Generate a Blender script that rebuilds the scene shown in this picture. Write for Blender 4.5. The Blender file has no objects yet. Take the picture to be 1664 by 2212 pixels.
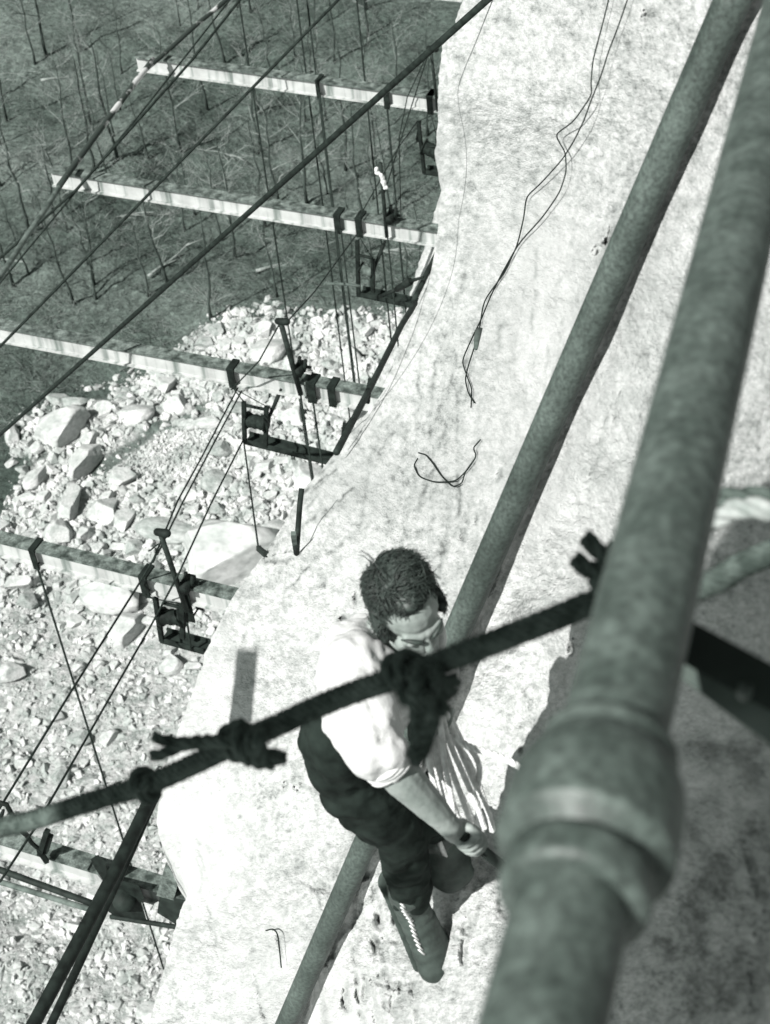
import bpy, math, random
import numpy as np
from mathutils import Vector, Matrix

# ------------------------------------------------------------------ camera, sky, sun, exposure
C = bpy.context.scene.collection
SC = bpy.context.scene
FV = 3654.0                      # focal length in units of the 1664 x 2212 working frame
CU, CV = 832.0, 1106.0
PITCH, ROLL = math.radians(42.7), math.radians(6.5)
F = np.array([0, math.cos(PITCH), -math.sin(PITCH)])
R0 = np.array([1.0, 0, 0]); U0 = np.array([0, math.sin(PITCH), math.cos(PITCH)])
R = math.cos(ROLL) * R0 - math.sin(ROLL) * U0
U = math.sin(ROLL) * R0 + math.cos(ROLL) * U0
cam = bpy.data.cameras.new("camera"); camo = bpy.data.objects.new("camera", cam); C.objects.link(camo)
camo.matrix_world = Matrix(((R[0], U[0], -F[0], 0), (R[1], U[1], -F[1], 0), (R[2], U[2], -F[2], 0), (0, 0, 0, 1)))
cam.sensor_fit = 'VERTICAL'; cam.sensor_height = 36.0; cam.lens = 36.0 * FV / 2212.0
cam.clip_start = 0.05; cam.clip_end = 3000
cam.dof.use_dof = True; cam.dof.focus_distance = 8.0; cam.dof.aperture_fstop = 6.6
SC.camera = camo

SUN = np.array([-0.53, -0.44, 0.725]); SUN /= np.linalg.norm(SUN)
W = bpy.data.worlds.new("World"); SC.world = W; W.use_nodes = True
nt = W.node_tree; nt.nodes.clear()
sky = nt.nodes.new('ShaderNodeTexSky'); sky.sky_type = 'NISHITA'; sky.sun_disc = False
sky.sun_elevation = math.asin(SUN[2]); sky.sun_rotation = math.atan2(SUN[0], SUN[1])
bw = nt.nodes.new('ShaderNodeRGBToBW')
tint = nt.nodes.new('ShaderNodeVectorMath'); tint.operation = 'MULTIPLY'; tint.inputs[1].default_value = (0.92, 1.01, 0.965)
bg = nt.nodes.new('ShaderNodeBackground'); bg.inputs[1].default_value = 0.055
wo = nt.nodes.new('ShaderNodeOutputWorld')
nt.links.new(sky.outputs[0], bw.inputs[0]); nt.links.new(bw.outputs[0], tint.inputs[0])
nt.links.new(tint.outputs[0], bg.inputs[0]); nt.links.new(bg.outputs[0], wo.inputs[0])
sl = bpy.data.lights.new("sun", 'SUN'); sl.energy = 4.6; sl.angle = math.radians(0.5); sl.color = (1.0, 0.985, 0.96)
so = bpy.data.objects.new("sun", sl); C.objects.link(so)
so.rotation_euler = Vector(-SUN).to_track_quat('-Z', 'Y').to_euler()
SC.view_settings.view_transform = 'Standard'; SC.view_settings.look = 'None'
SC.view_settings.exposure = 0.94; SC.view_settings.gamma = 1.0; SC.view_settings.use_curve_mapping = False
SC.cycles.max_bounces = 6

random.seed(7); RNG = np.random.default_rng(11)

# ------------------------------------------------------------------ geometry helpers
def P(u, v, d):                  # point seen at (u, v) at depth d along the view axis
    return d * (F + (u - CU) / FV * R - (v - CV) / FV * U)
def ray(u, v): return F + (u - CU) / FV * R - (v - CV) / FV * U
def onz(u, v, z): r = ray(u, v); return r * (z / r[2])
def onplane(u, v, p0, n):
    r = ray(u, v); return r * (np.dot(p0, n) / np.dot(r, n))
def proj(X):
    X = np.asarray(X); d = X @ F
    return CU + FV * (X @ R) / d, CV - FV * (X @ U) / d, d
def nrm(a): a = np.asarray(a, float); return a / max(np.linalg.norm(a), 1e-9)
def camdir(r, u, t): return nrm(r * R + u * U - t * F)     # right, up, toward the viewer

def hash3(i, j, k):
    h = (i * 374761393 + j * 668265263 + k * 2147483647 * 3 + 1274126177) & 0xFFFFFFFF
    h = ((h ^ (h >> 13)) * 1274126177) & 0xFFFFFFFF
    return ((h ^ (h >> 16)) & 0xFFFF) / 65535.0
def vnoise(X):
    X = np.asarray(X, float); I = np.floor(X).astype(np.int64); f = X - I; f = f * f * (3 - 2 * f)
    out = 0
    for a in (0, 1):
        for b in (0, 1):
            for c in (0, 1):
                w = (f[..., 0] if a else 1 - f[..., 0]) * (f[..., 1] if b else 1 - f[..., 1]) * (f[..., 2] if c else 1 - f[..., 2])
                out = out + w * hash3(I[..., 0] + a, I[..., 1] + b, I[..., 2] + c)
    return out * 2 - 1
def fbm(X, o=4, g=0.5):
    s, a, X = 0, 1.0, np.asarray(X, float)
    for k in range(o): s = s + a * vnoise(X + 17.3 * k); X = X * 2.03; a *= g
    return s

class MB:
    def __init__(s): s.v = []; s.f = []; s.n = 0
    def add(s, V, Fc):
        V = np.asarray(V, float); s.v.append(V); s.f += [tuple(i + s.n for i in q) for q in Fc]; s.n += len(V); return s
    def tube(s, pts, rad, k=8, cap=True):
        pts = np.asarray(pts, float); n = len(pts)
        rad = np.full(n, rad) if np.isscalar(rad) else np.asarray(rad, float)
        T = np.gradient(pts, axis=0); T /= np.maximum(np.linalg.norm(T, axis=1, keepdims=True), 1e-9)
        a = np.array([0, 0, 1.0]) if abs(T[0][2]) < 0.9 else np.array([1.0, 0, 0])
        x = nrm(np.cross(T[0], a)); V = []
        ang = np.arange(k) * 2 * math.pi / k
        for i in range(n):
            x = nrm(x - T[i] * np.dot(x, T[i])); y = np.cross(T[i], x)
            V.append(pts[i] + rad[i] * (np.cos(ang)[:, None] * x + np.sin(ang)[:, None] * y))
        V = np.concatenate(V); Fc = []
        for i in range(n - 1):
            for j in range(k):
                Fc.append((i * k + j, i * k + (j + 1) % k, (i + 1) * k + (j + 1) % k, (i + 1) * k + j))
        if cap: Fc.append(tuple(range(k))[::-1]); Fc.append(tuple((n - 1) * k + j for j in range(k)))
        return s.add(V, Fc)
    def box(s, c, ax, ay, az, hx, hy, hz):
        c, ax, ay, az = map(lambda q: np.asarray(q, float), (c, ax, ay, az))
        V = [c + sx * hx * ax + sy * hy * ay + sz * hz * az for sx in (-1, 1) for sy in (-1, 1) for sz in (-1, 1)]
        return s.add(V, [(0, 1, 3, 2), (4, 6, 7, 5), (0, 4, 5, 1), (2, 3, 7, 6), (0, 2, 6, 4), (1, 5, 7, 3)])
    def bar(s, a, b, n, w, t):   # flat bar from a to b, width w across, thickness t along n
        a = np.asarray(a, float); b = np.asarray(b, float); d = nrm(b - a); n = nrm(n - d * np.dot(n, d)); c = np.cross(d, n)
        return s.box((a + b) / 2, d, c, n, np.linalg.norm(b - a) / 2, w / 2, t / 2)
    def capsule(s, a, b, ra, rb, k=12, m=5):
        a = np.asarray(a, float); b = np.asarray(b, float); d = nrm(b - a); pts = []; rad = []
        for i in range(m): t = (i + .3) / m * math.pi / 2; pts.append(a - d * ra * math.cos(t)); rad.append(ra * math.sin(t))
        pts.append(a); rad.append(ra); pts.append(b); rad.append(rb)
        for i in range(m)[::-1]: t = (i + .3) / m * math.pi / 2; pts.append(b + d * rb * math.cos(t)); rad.append(rb * math.sin(t))
        return s.tubeT(pts, rad, d, k)
    def tubeT(s, pts, rad, d, k):
        x = nrm(np.cross(d, [0, 0, 1.0] if abs(d[2]) < .9 else [1.0, 0, 0])); y = np.cross(d, x)
        ang = np.arange(k) * 2 * math.pi / k; ring = np.cos(ang)[:, None] * x + np.sin(ang)[:, None] * y
        V = np.concatenate([p + r * ring for p, r in zip(pts, rad)]); n = len(pts); Fc = []
        for i in range(n - 1):
            for j in range(k): Fc.append((i * k + j, i * k + (j + 1) % k, (i + 1) * k + (j + 1) % k, (i + 1) * k + j))
        Fc.append(tuple(range(k))[::-1]); Fc.append(tuple((n - 1) * k + j for j in range(k)))
        return s.add(V, Fc)
    def ell(s, c, ax, ay, az, rx, ry, rz, k=18, m=12):
        c = np.asarray(c, float); V = []; Fc = []
        for i in range(m):
            t = math.pi * (i + .35) / (m - .3)
            for j in range(k):
                p = 2 * math.pi * j / k
                V.append(c + rx * math.sin(t) * math.cos(p) * np.asarray(ax) + ry * math.sin(t) * math.sin(p) * np.asarray(ay) + rz * math.cos(t) * np.asarray(az))
        for i in range(m - 1):
            for j in range(k): Fc.append((i * k + j, (i + 1) * k + j, (i + 1) * k + (j + 1) % k, i * k + (j + 1) % k))
        Fc.append(tuple(range(k))); Fc.append(tuple((m - 1) * k + j for j in range(k))[::-1])
        return s.add(V, Fc)
    def verts(s): return np.concatenate(s.v)

def mesh_np(name, V, faces, smooth=True):
    me = bpy.data.meshes.new(name); me.from_pydata([tuple(p) for p in V], [], faces); me.update()
    me.polygons.foreach_set('use_smooth', [smooth] * len(me.polygons)); return me
def setp(o, label, cat, group=None, kind=None):
    if label: o['label'] = label
    if cat: o['category'] = cat
    if group: o['group'] = group
    if kind: o['kind'] = kind
    return o
ORG = {}
def empty(name, loc, label, cat, group=None):
    o = bpy.data.objects.new(name, None); o.empty_display_size = .1; C.objects.link(o); o.location = loc
    ORG[o] = np.array(loc, float); return setp(o, label, cat, group)
def link(name, me, m, origin, parent=None):
    o = bpy.data.objects.new(name, me); C.objects.link(o)
    if m is not None: me.materials.clear(); me.materials.append(m)
    origin = np.array(origin, float); ORG[o] = origin
    if parent is not None: o.parent = parent; o.location = origin - ORG[parent]
    else: o.location = origin
    return o
def build(mb, name, m, parent=None, smooth=True, origin=None):
    V = mb.verts()
    if origin is None:
        origin = V.mean(0).copy(); 
        if parent is None: origin[2] = V[:, 2].min()
    return link(name, mesh_np(name, V - origin, mb.f, smooth), m, origin, parent)

def blob(mb, voxel, smooth=6, fac=0.5):   # union of closed shapes as ONE continuous surface
    me = mesh_np('tmp', mb.verts(), mb.f); o = bpy.data.objects.new('tmp', me); C.objects.link(o)
    r = o.modifiers.new('r', 'REMESH'); r.mode = 'VOXEL'; r.voxel_size = voxel
    sm = o.modifiers.new('s', 'SMOOTH'); sm.iterations = smooth; sm.factor = fac
    dg = bpy.context.evaluated_depsgraph_get(); e = o.evaluated_get(dg)
    out = bpy.data.meshes.new_from_object(e); bpy.data.objects.remove(o); bpy.data.meshes.remove(me)
    n = len(out.vertices); V = np.empty(n * 3); out.vertices.foreach_get('co', V); V = V.reshape(-1, 3)
    N = np.empty(n * 3); out.vertices.foreach_get('normal', N); N = N.reshape(-1, 3)
    out.polygons.foreach_set('use_smooth', [True] * len(out.polygons))
    return out, V, N
def putV(me, V): me.vertices.foreach_set('co', np.ascontiguousarray(V).ravel()); me.update()

# ------------------------------------------------------------------ materials (a toned monochrome print: neutral lights, greenish darks)
def T(v):
    k = min(1.0, max(0.0, v / 0.42)) ** 0.6
    return (v * (0.65 + 0.335 * k), v * 1.0, v * (0.83 + 0.16 * k), 1)
def mat(name, lo, hi, scale=8.0, rough=0.8, bump=0.0, bscale=None, detail=6, stretch=None, spec=0.3, contrast=(0.35, 0.65), metal=0, attr=None, fine=0, frange=(.55, 1.3)):
    m = bpy.data.materials.new(name); m.use_nodes = True; n = m.node_tree; b = n.nodes['Principled BSDF']
    tc = n.nodes.new('ShaderNodeTexCoord'); mp = n.nodes.new('ShaderNodeMapping'); n.links.new(tc.outputs['Object'], mp.inputs[0])
    if stretch: mp.inputs['Scale'].default_value = stretch
    no = n.nodes.new('ShaderNodeTexNoise'); no.inputs['Scale'].default_value = scale; no.inputs['Detail'].default_value = detail
    n.links.new(mp.outputs[0], no.inputs['Vector'])
    cr = n.nodes.new('ShaderNodeValToRGB'); cr.color_ramp.elements[0].position, cr.color_ramp.elements[1].position = contrast
    cr.color_ramp.elements[0].color = T(lo); cr.color_ramp.elements[1].color = T(hi)
    n.links.new(no.outputs[0], cr.inputs[0]); col = cr.outputs[0]
    if fine:
        n2 = n.nodes.new('ShaderNodeTexNoise'); n2.inputs['Scale'].default_value = fine; n2.inputs['Detail'].default_value = 3
        n.links.new(tc.outputs['Object'], n2.inputs['Vector'])
        r2 = n.nodes.new('ShaderNodeMapRange'); r2.inputs[1].default_value = .3; r2.inputs[2].default_value = .7; r2.inputs[3].default_value, r2.inputs[4].default_value = frange
        n.links.new(n2.outputs[0], r2.inputs[0])
        mx = n.nodes.new('ShaderNodeVectorMath'); mx.operation = 'SCALE'; n.links.new(col, mx.inputs[0]); n.links.new(r2.outputs[0], mx.inputs['Scale']); col = mx.outputs[0]
    n.links.new(col, b.inputs['Base Color'])
    b.inputs['Roughness'].default_value = rough; b.inputs['Specular IOR Level'].default_value = spec; b.inputs['Metallic'].default_value = metal
    if bump:
        nb = n.nodes.new('ShaderNodeTexNoise'); nb.inputs['Scale'].default_value = bscale or scale * 3; nb.inputs['Detail'].default_value = 8
        n.links.new(mp.outputs[0], nb.inputs['Vector'])
        bp = n.nodes.new('ShaderNodeBump'); bp.inputs['Strength'].default_value = 1; bp.inputs['Distance'].default_value = bump
        n.links.new(nb.outputs[0], bp.inputs['Height']); n.links.new(bp.outputs[0], b.inputs['Normal'])
    return m

M = {}
M['pipe'] = mat('rusty steel pipe', .042, .085, 5, .6, .0015, 60, spec=.35, fine=90)
M['bigpipe'] = mat('worn grey steel pipe', .055, .098, 26, .5, .002, 60, spec=.4, contrast=(.36, .64), fine=110)
M['black'] = mat('black iron', .006, .018, 12, .7, .001, 60, spec=.12)
M['darkpipe'] = mat('dark iron pipe', .010, .026, 10, .7, spec=.15)
M['cable'] = mat('wire cable', .010, .025, 20, .8, spec=.1)
M['beamtop'] = mat('tarred timber', .03, .16, 9, .9, .004, 30, stretch=(1, 1, 1), fine=50)
M['beam'] = mat('whitewashed steel web', .15, .38, 3.2, .85, .001, 30, fine=5, stretch=(3, 3, .22), contrast=(.33, .5), frange=(.8, 1.12))
M['wood'] = mat('weathered wood', .05, .13, 10, .9, .003, 40)
M['barepole'] = mat('half stripped pole', .03, .40, 3.2, .9, .004, 30, contrast=(.53, .60))
M['rope'] = mat('tarred hemp rope', .05, .105, 40, .95, .002, 300, spec=.1)
M['whiterope'] = mat('pale manila rope', .50, .70, 60, .9, .001, 300, spec=.1)
M['skin'] = mat('skin', .20, .27, 18, .55, .0006, 180, spec=.35)
M['hair'] = mat('dark hair', .014, .05, 60, .55, spec=.35)
M['shirt'] = mat('white cotton shirt', .46, .58, 10, .9, .0015, 240, spec=.1)
M['trouser'] = mat('dark work trousers', .010, .024, 14, .95, .0012, 300, spec=.08)
M['boot'] = mat('worn leather boot', .03, .07, 16, .6, .001, 120, spec=.3)
M['sole'] = mat('boot sole', .03, .06, 20, .9)
M['lace'] = mat('pale bootlace', .45, .6, 40, .9)
M['bark'] = mat('dark bark', .038, .06, 3, .95, .01, 12)
M['twig'] = mat('bare twigs', .07, .13, 1.2, .95)
M['paletwig'] = mat('pale bare twigs', .16, .28, 1.2, .95)
M['shrub'] = mat('dark evergreen leaves', .015, .04, 2, .9)
M['bould'] = mat('broken granite', .28, .48, .8, .95, .03, 5, fine=7, frange=(.8, 1.15))
M['bouldd'] = mat('grey broken granite', .22, .36, 1.1, .95, .04, 5, fine=7, frange=(.75, 1.15))
M['cloth'] = mat('rag', .012, .03, 30, .95)
M['lightwood'] = mat('pale timber offcut', .35, .6, 9, .9)

# cliff: bright granite, darker grain and pits, stains, and shade painted in low on the right
def cliff_mat():
    m = bpy.data.materials.new('granite face'); m.use_nodes = True; n = m.node_tree; b = n.nodes['Principled BSDF']; L = n.links.new
    cmb = n.nodes.new('ShaderNodeAttribute'); cmb.attribute_name = 'face'      # unwrapped coordinates of the rock face, in metres
    def noise(s, d=6, r=.6):
        q = n.nodes.new('ShaderNodeTexNoise'); q.inputs['Scale'].default_value = s; q.inputs['Detail'].default_value = d; q.inputs['Roughness'].default_value = r
        L(cmb.outputs['Vector'], q.inputs['Vector']); return q.outputs[0]
    def ramp(x, a, b_, lo, hi):
        q = n.nodes.new('ShaderNodeMapRange'); q.inputs[1].default_value = a; q.inputs[2].default_value = b_; q.inputs[3].default_value = lo; q.inputs[4].default_value = hi; L(x, q.inputs[0]); return q.outputs[0]
    def mul(x, y):
        q = n.nodes.new('ShaderNodeMath'); q.operation = 'MULTIPLY'; L(x, q.inputs[0]); L(y, q.inputs[1]); return q.outputs[0]
    grain = ramp(noise(85, 4, .75), .34, .56, .50, 1.0)      # speckled crystals
    grain2 = ramp(noise(26, 5, .75), .36, .56, .45, 1.0)
    blotch = ramp(noise(1.5, 6, .65), .34, .54, .66, 1.0)
    patch = ramp(noise(.9, 4, .6), .34, .54, .15, 1)            # the speckle comes and goes in patches
    mxg = n.nodes.new('ShaderNodeMix'); mxg.data_type = 'FLOAT'; mxg.inputs[2].default_value = .95; L(patch, mxg.inputs[0]); L(mul(grain, grain2), mxg.inputs[3])
    v = mul(mxg.outputs[0], blotch)
    at = n.nodes.new('ShaderNodeAttribute'); at.attribute_name = 'stain_shade'
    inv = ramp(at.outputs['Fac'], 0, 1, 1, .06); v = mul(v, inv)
    cr = n.nodes.new('ShaderNodeValToRGB'); cr.color_ramp.elements[0].color = T(.01); cr.color_ramp.elements[1].color = T(.60)
    e = cr.color_ramp.elements.new(.45); e.color = T(.36)
    L(v, cr.inputs[0]); L(cr.outputs[0], b.inputs['Base Color'])
    b.inputs['Roughness'].default_value = .95; b.inputs['Specular IOR Level'].default_value = .1
    h = n.nodes.new('ShaderNodeMath'); h.operation = 'ADD'
    L(ramp(noise(22, 8, .7), 0, 1, 0, .035), h.inputs[0]); L(ramp(noise(4.5, 6, .6), 0, 1, 0, .14), h.inputs[1])
    bp = n.nodes.new('ShaderNodeBump'); bp.inputs['Strength'].default_value = .85; bp.inputs['Distance'].default_value = 1.0
    L(h.outputs[0], bp.inputs['Height']); L(bp.outputs[0], b.inputs['Normal'])
    return m
M['cliff'] = cliff_mat()

def ground_mat():
    m = bpy.data.materials.new('leaf litter and rubble'); m.use_nodes = True; n = m.node_tree; b = n.nodes['Principled BSDF']; L = n.links.new
    g = n.nodes.new('ShaderNodeNewGeometry')
    def noise(s, d=6, r=.6):
        q = n.nodes.new('ShaderNodeTexNoise'); q.inputs['Scale'].default_value = s; q.inputs['Detail'].default_value = d; q.inputs['Roughness'].default_value = r
        L(g.outputs['Position'], q.inputs['Vector']); return q.outputs[0]
    def cr(x, pts):
        q = n.nodes.new('ShaderNodeValToRGB'); el = q.color_ramp.elements
        el[0].position, el[0].color = pts[0][0], T(pts[0][1]); el[1].position, el[1].color = pts[-1][0], T(pts[-1][1])
        for p, c in pts[1:-1]: e = el.new(p); e.color = T(c)
        L(x, q.inputs[0]); return q.outputs[0]
    big = cr(noise(.06, 4), [(.35, .070), (.5, .100), (.68, .17)])
    lit = cr(noise(2.2, 8, .75), [(.30, .5), (.5, .9), (.62, 1.3), (.76, 2.2)])
    mm = n.nodes.new('ShaderNodeVectorMath'); mm.operation = 'MULTIPLY'; L(big, mm.inputs[0]); L(lit, mm.inputs[1])
    vo = n.nodes.new('ShaderNodeTexVoronoi'); vo.inputs['Scale'].default_value = 1.3; L(g.outputs['Position'], vo.inputs['Vector'])
    v2 = n.nodes.new('ShaderNodeTexVoronoi'); v2.inputs['Scale'].default_value = 3.7; L(g.outputs['Position'], v2.inputs['Vector'])
    rub = cr(noise(1.7, 8, .7), [(.28, .12), (.42, .29), (.62, .46)])
    at = n.nodes.new('ShaderNodeAttribute'); at.attribute_name = 'rubble'
    mix = n.nodes.new('ShaderNodeMix'); mix.data_type = 'RGBA'
    L(at.outputs['Fac'], mix.inputs[0]); L(mm.outputs[0], mix.inputs[6]); L(rub, mix.inputs[7]); L(mix.outputs[2], b.inputs['Base Color'])
    b.inputs['Roughness'].default_value = .97; b.inputs['Specular IOR Level'].default_value = .05
    h1 = n.nodes.new('ShaderNodeMath'); h1.operation = 'MULTIPLY_ADD'; h1.inputs[1].default_value = -.35
    L(vo.outputs['Distance'], h1.inputs[0])
    h2 = n.nodes.new('ShaderNodeMath'); h2.operation = 'MULTIPLY'; h2.inputs[1].default_value = -.18; L(v2.outputs['Distance'], h2.inputs[0]); L(h2.outputs[0], h1.inputs[2])
    h3 = n.nodes.new('ShaderNodeMath'); h3.operation = 'ADD'; L(h1.outputs[0], h3.inputs[0])
    h4 = n.nodes.new('ShaderNodeMath'); h4.operation = 'MULTIPLY'; h4.inputs[1].default_value = .8; L(noise(1.5, 9, .7), h4.inputs[0]); L(h4.outputs[0], h3.inputs[1])
    bp = n.nodes.new('ShaderNodeBump'); bp.inputs['Strength'].default_value = .65; bp.inputs['Distance'].default_value = 1.0
    L(h3.outputs[0], bp.inputs['Height']); L(bp.outputs[0], b.inputs['Normal'])
    return m
M['ground'] = ground_mat()

# ------------------------------------------------------------------ ground
GZ = -60.0
def gh(x, y):
    X = np.stack([np.asarray(x, float), np.asarray(y, float), np.zeros_like(np.asarray(x, float))], -1)
    return GZ + 1.3 * fbm(X * .05, 3) + .35 * fbm(X * .35 + 9, 3) + .16 * np.abs(fbm(X * 1.1 + 4, 3))
def ong(u, v):
    r = ray(u, v); t = GZ / r[2]
    for _ in range(8): p = r * t; t = float(gh(p[0], p[1])) / r[2]
    return r * t
RB = np.array([(-400, 1500), (-60, 1330), (-20, 1180), (10, 1130), (60, 1040), (20, 960), (50, 905), (140, 890), (200, 868), (300, 832), (370, 795), (430, 735), (500, 700), (560, 690), (650, 706), (730, 708), (800, 702), (870, 690), (1000, 620), (2200, 300)], float)
def rubbleness(u, v, n): # positive below the rubble boundary
    return v - np.interp(u, RB[:, 0], RB[:, 1]) + n
SOIL = ((215, 1015, 330, 930, 17), (330, 930, 450, 880, 15), (-60, 1150, 30, 1010, 28), (30, 1010, 95, 985, 15), (60, 850, 240, 860, 14), (30, 1190, 70, 1150, 14), (60, 1270, 150, 1250, 12))
def make_ground():
    xs = np.unique(np.concatenate([np.linspace(-900, -60, 22), np.arange(-60, 46, .45), np.linspace(46, 900, 22)]))
    ys = np.unique(np.concatenate([np.linspace(-300, 22, 20), np.arange(22, 150, .5), np.linspace(150, 1600, 40)]))
    X, Y = np.meshgrid(xs, ys, indexing='ij'); Z = gh(X, Y)
    V = np.stack([X, Y, Z], -1).reshape(-1, 3); n, m = len(xs), len(ys)
    u, v, d = proj(V); ok = d > 5
    nz = 26 * fbm(V * .25, 4)
    a = np.clip(rubbleness(np.where(ok, u, -999), np.where(ok, v, 5000), nz) / 26 + .3, 0, 1)
    # dark bare soil streaks inside the rubble
    for (x0, y0, x1, y1, w) in SOIL:
        p = np.stack([u, v], -1) - np.array([x0, y0]); e = np.array([x1 - x0, y1 - y0], float); t = np.clip((p @ e) / (e @ e), 0, 1)
        dist = np.linalg.norm(p - t[:, None] * e, axis=1) + .5 * nz
        a = np.where(ok, a * np.clip((dist - w) / 8 + .5, 0.12, 1), a)
    idx = np.arange(n * m).reshape(n, m)
    Fc = np.stack([idx[:-1, :-1], idx[1:, :-1], idx[1:, 1:], idx[:-1, 1:]], -1).reshape(-1, 4)
    me = bpy.data.meshes.new('ground'); me.vertices.add(len(V)); me.vertices.foreach_set('co', V.ravel())
    me.loops.add(Fc.size); me.loops.foreach_set('vertex_index', Fc.ravel()); me.polygons.add(len(Fc))
    me.polygons.foreach_set('loop_start', np.arange(0, Fc.size, 4)); me.polygons.foreach_set('use_smooth', np.ones(len(Fc), bool))
    me.update(calc_edges=True)
    at = me.attributes.new('rubble', 'FLOAT', 'POINT'); at.data.foreach_set('value', a.astype(np.float32))
    o = link('ground', me, M['ground'], (0, 0, 0)); setp(o, 'dark leaf littered ground giving way to pale quarry rubble at the cliff foot', 'ground', kind='structure')
make_ground()

# ------------------------------------------------------------------ the granite cliff
EDGE = np.array([(-900, 1230), (-300, 1090), (-60, 1015), (0, 1002), (22, 992), (40, 985), (62, 984), (80, 970), (98, 957), (150, 949), (205, 946), (260, 947), (300, 944), (325, 939), (345, 943), (375, 950), (395, 958),
  (402, 956), (440, 945), (500, 928), (560, 908), (610, 893), (650, 882), (700, 862), (760, 840), (800, 828), (836, 818), (862, 802), (900, 775), (940, 745), (975, 725), (1000, 708), (1030, 680), (1060, 655), (1100, 632), (1150, 603), (1185, 580), (1210, 561), (1250, 532),
  (1290, 503), (1320, 487), (1370, 462), (1410, 443), (1440, 436), (1500, 414), (1560, 392), (1620, 370), (1690, 349), (1740, 342), (1780, 338), (1806, 345), (1835, 357), (1870, 376), (1912, 405), (1918, 408), (1945, 400), (1985, 384), (2030, 372), (2080, 358), (2140, 342), (2212, 322), (2500, 260), (3000, 180)], float)
CP = [(900, 2115, 5.12), (960, 1905, 4.98), (1090, 1900, 4.85), (1050, 2150, 4.6), (1300, 2250, 3.5), (1500, 2000, 2.7), (1650, 1800, 2.4), (1620, 1300, 2.7), (1640, 600, 3.3), (1900, 1200, 2.2), (1900, 200, 3.2),
  (1560, 50, 3.79), (1420, 400, 4.05), (1270, 740, 4.36), (1100, 1110, 4.76), (1005, 1330, 5.02), (1500, 700, 3.75), (1300, 1050, 4.25), (1150, 1350, 4.95), (1200, 1650, 4.85), (1120, 1600, 5.1), (1300, 300, 4.7), (1150, 700, 5.1), (1000, 1050, 5.7), (950, 1250, 5.55), (1000, 200, 10), (1100, 450, 6.9), (1150, 60, 6.6), (990, 480, 13), (1050, 750, 6.4),
  (900, 900, 11.0), (870, 1100, 7.9), (800, 1300, 7.3), (700, 1100, 12.6), (640, 1250, 10.9), (600, 1420, 9.6), (560, 1600, 8.6), (700, 1500, 7.3), (650, 1800, 7.2), (750, 1920, 5.93), (785, 1840, 5.79), (660, 2120, 6.32), (700, 2030, 6.2), (600, 2150, 6.9), (480, 1900, 9.2), (450, 2100, 8.6), (800, 2250, 5.6), (830, 1980, 5.7),
  (965, 120, 14), (960, 300, 16), (935, 480, 24), (880, 680, 24), (835, 820, 19.6), (745, 960, 17.6), (650, 1080, 16.2), (540, 1250, 14.6), (450, 1410, 13.2), (375, 1640, 12.0), (350, 1800, 11.4), (410, 1915, 10.8), (360, 2100, 10.4), (300, 2300, 9.8), (1000, 2500, 4.4), (1600, 2500, 2.2), (1250, -300, 7), (1800, -400, 4)]
CP = np.array(CP, float); CXY = CP[:, :2] / 1000
def tps(r): return np.where(r > 1e-9, r * r * np.log(np.maximum(r, 1e-9)), 0)
_n = len(CP); _A = np.zeros((_n + 3, _n + 3)); _K = tps(np.linalg.norm(CXY[:, None] - CXY[None], axis=2)) + 2e-4 * np.eye(_n)
_A[:_n, :_n] = _K; _A[:_n, _n] = 1; _A[:_n, _n + 1:] = CXY; _A[_n, :_n] = 1; _A[_n + 1:, :_n] = CXY.T
_w = np.linalg.solve(_A, np.concatenate([np.log(CP[:, 2]), [0, 0, 0]]))
def rbf(u, v):
    q = np.stack([np.ravel(u), np.ravel(v)], -1) / 1000; out = np.zeros(len(q))
    for i in range(_n): out += _w[i] * tps(np.linalg.norm(q - CXY[i], axis=1))
    out += _w[_n] + q @ _w[_n + 1:]
    return np.exp(out).reshape(np.shape(u))
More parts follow.
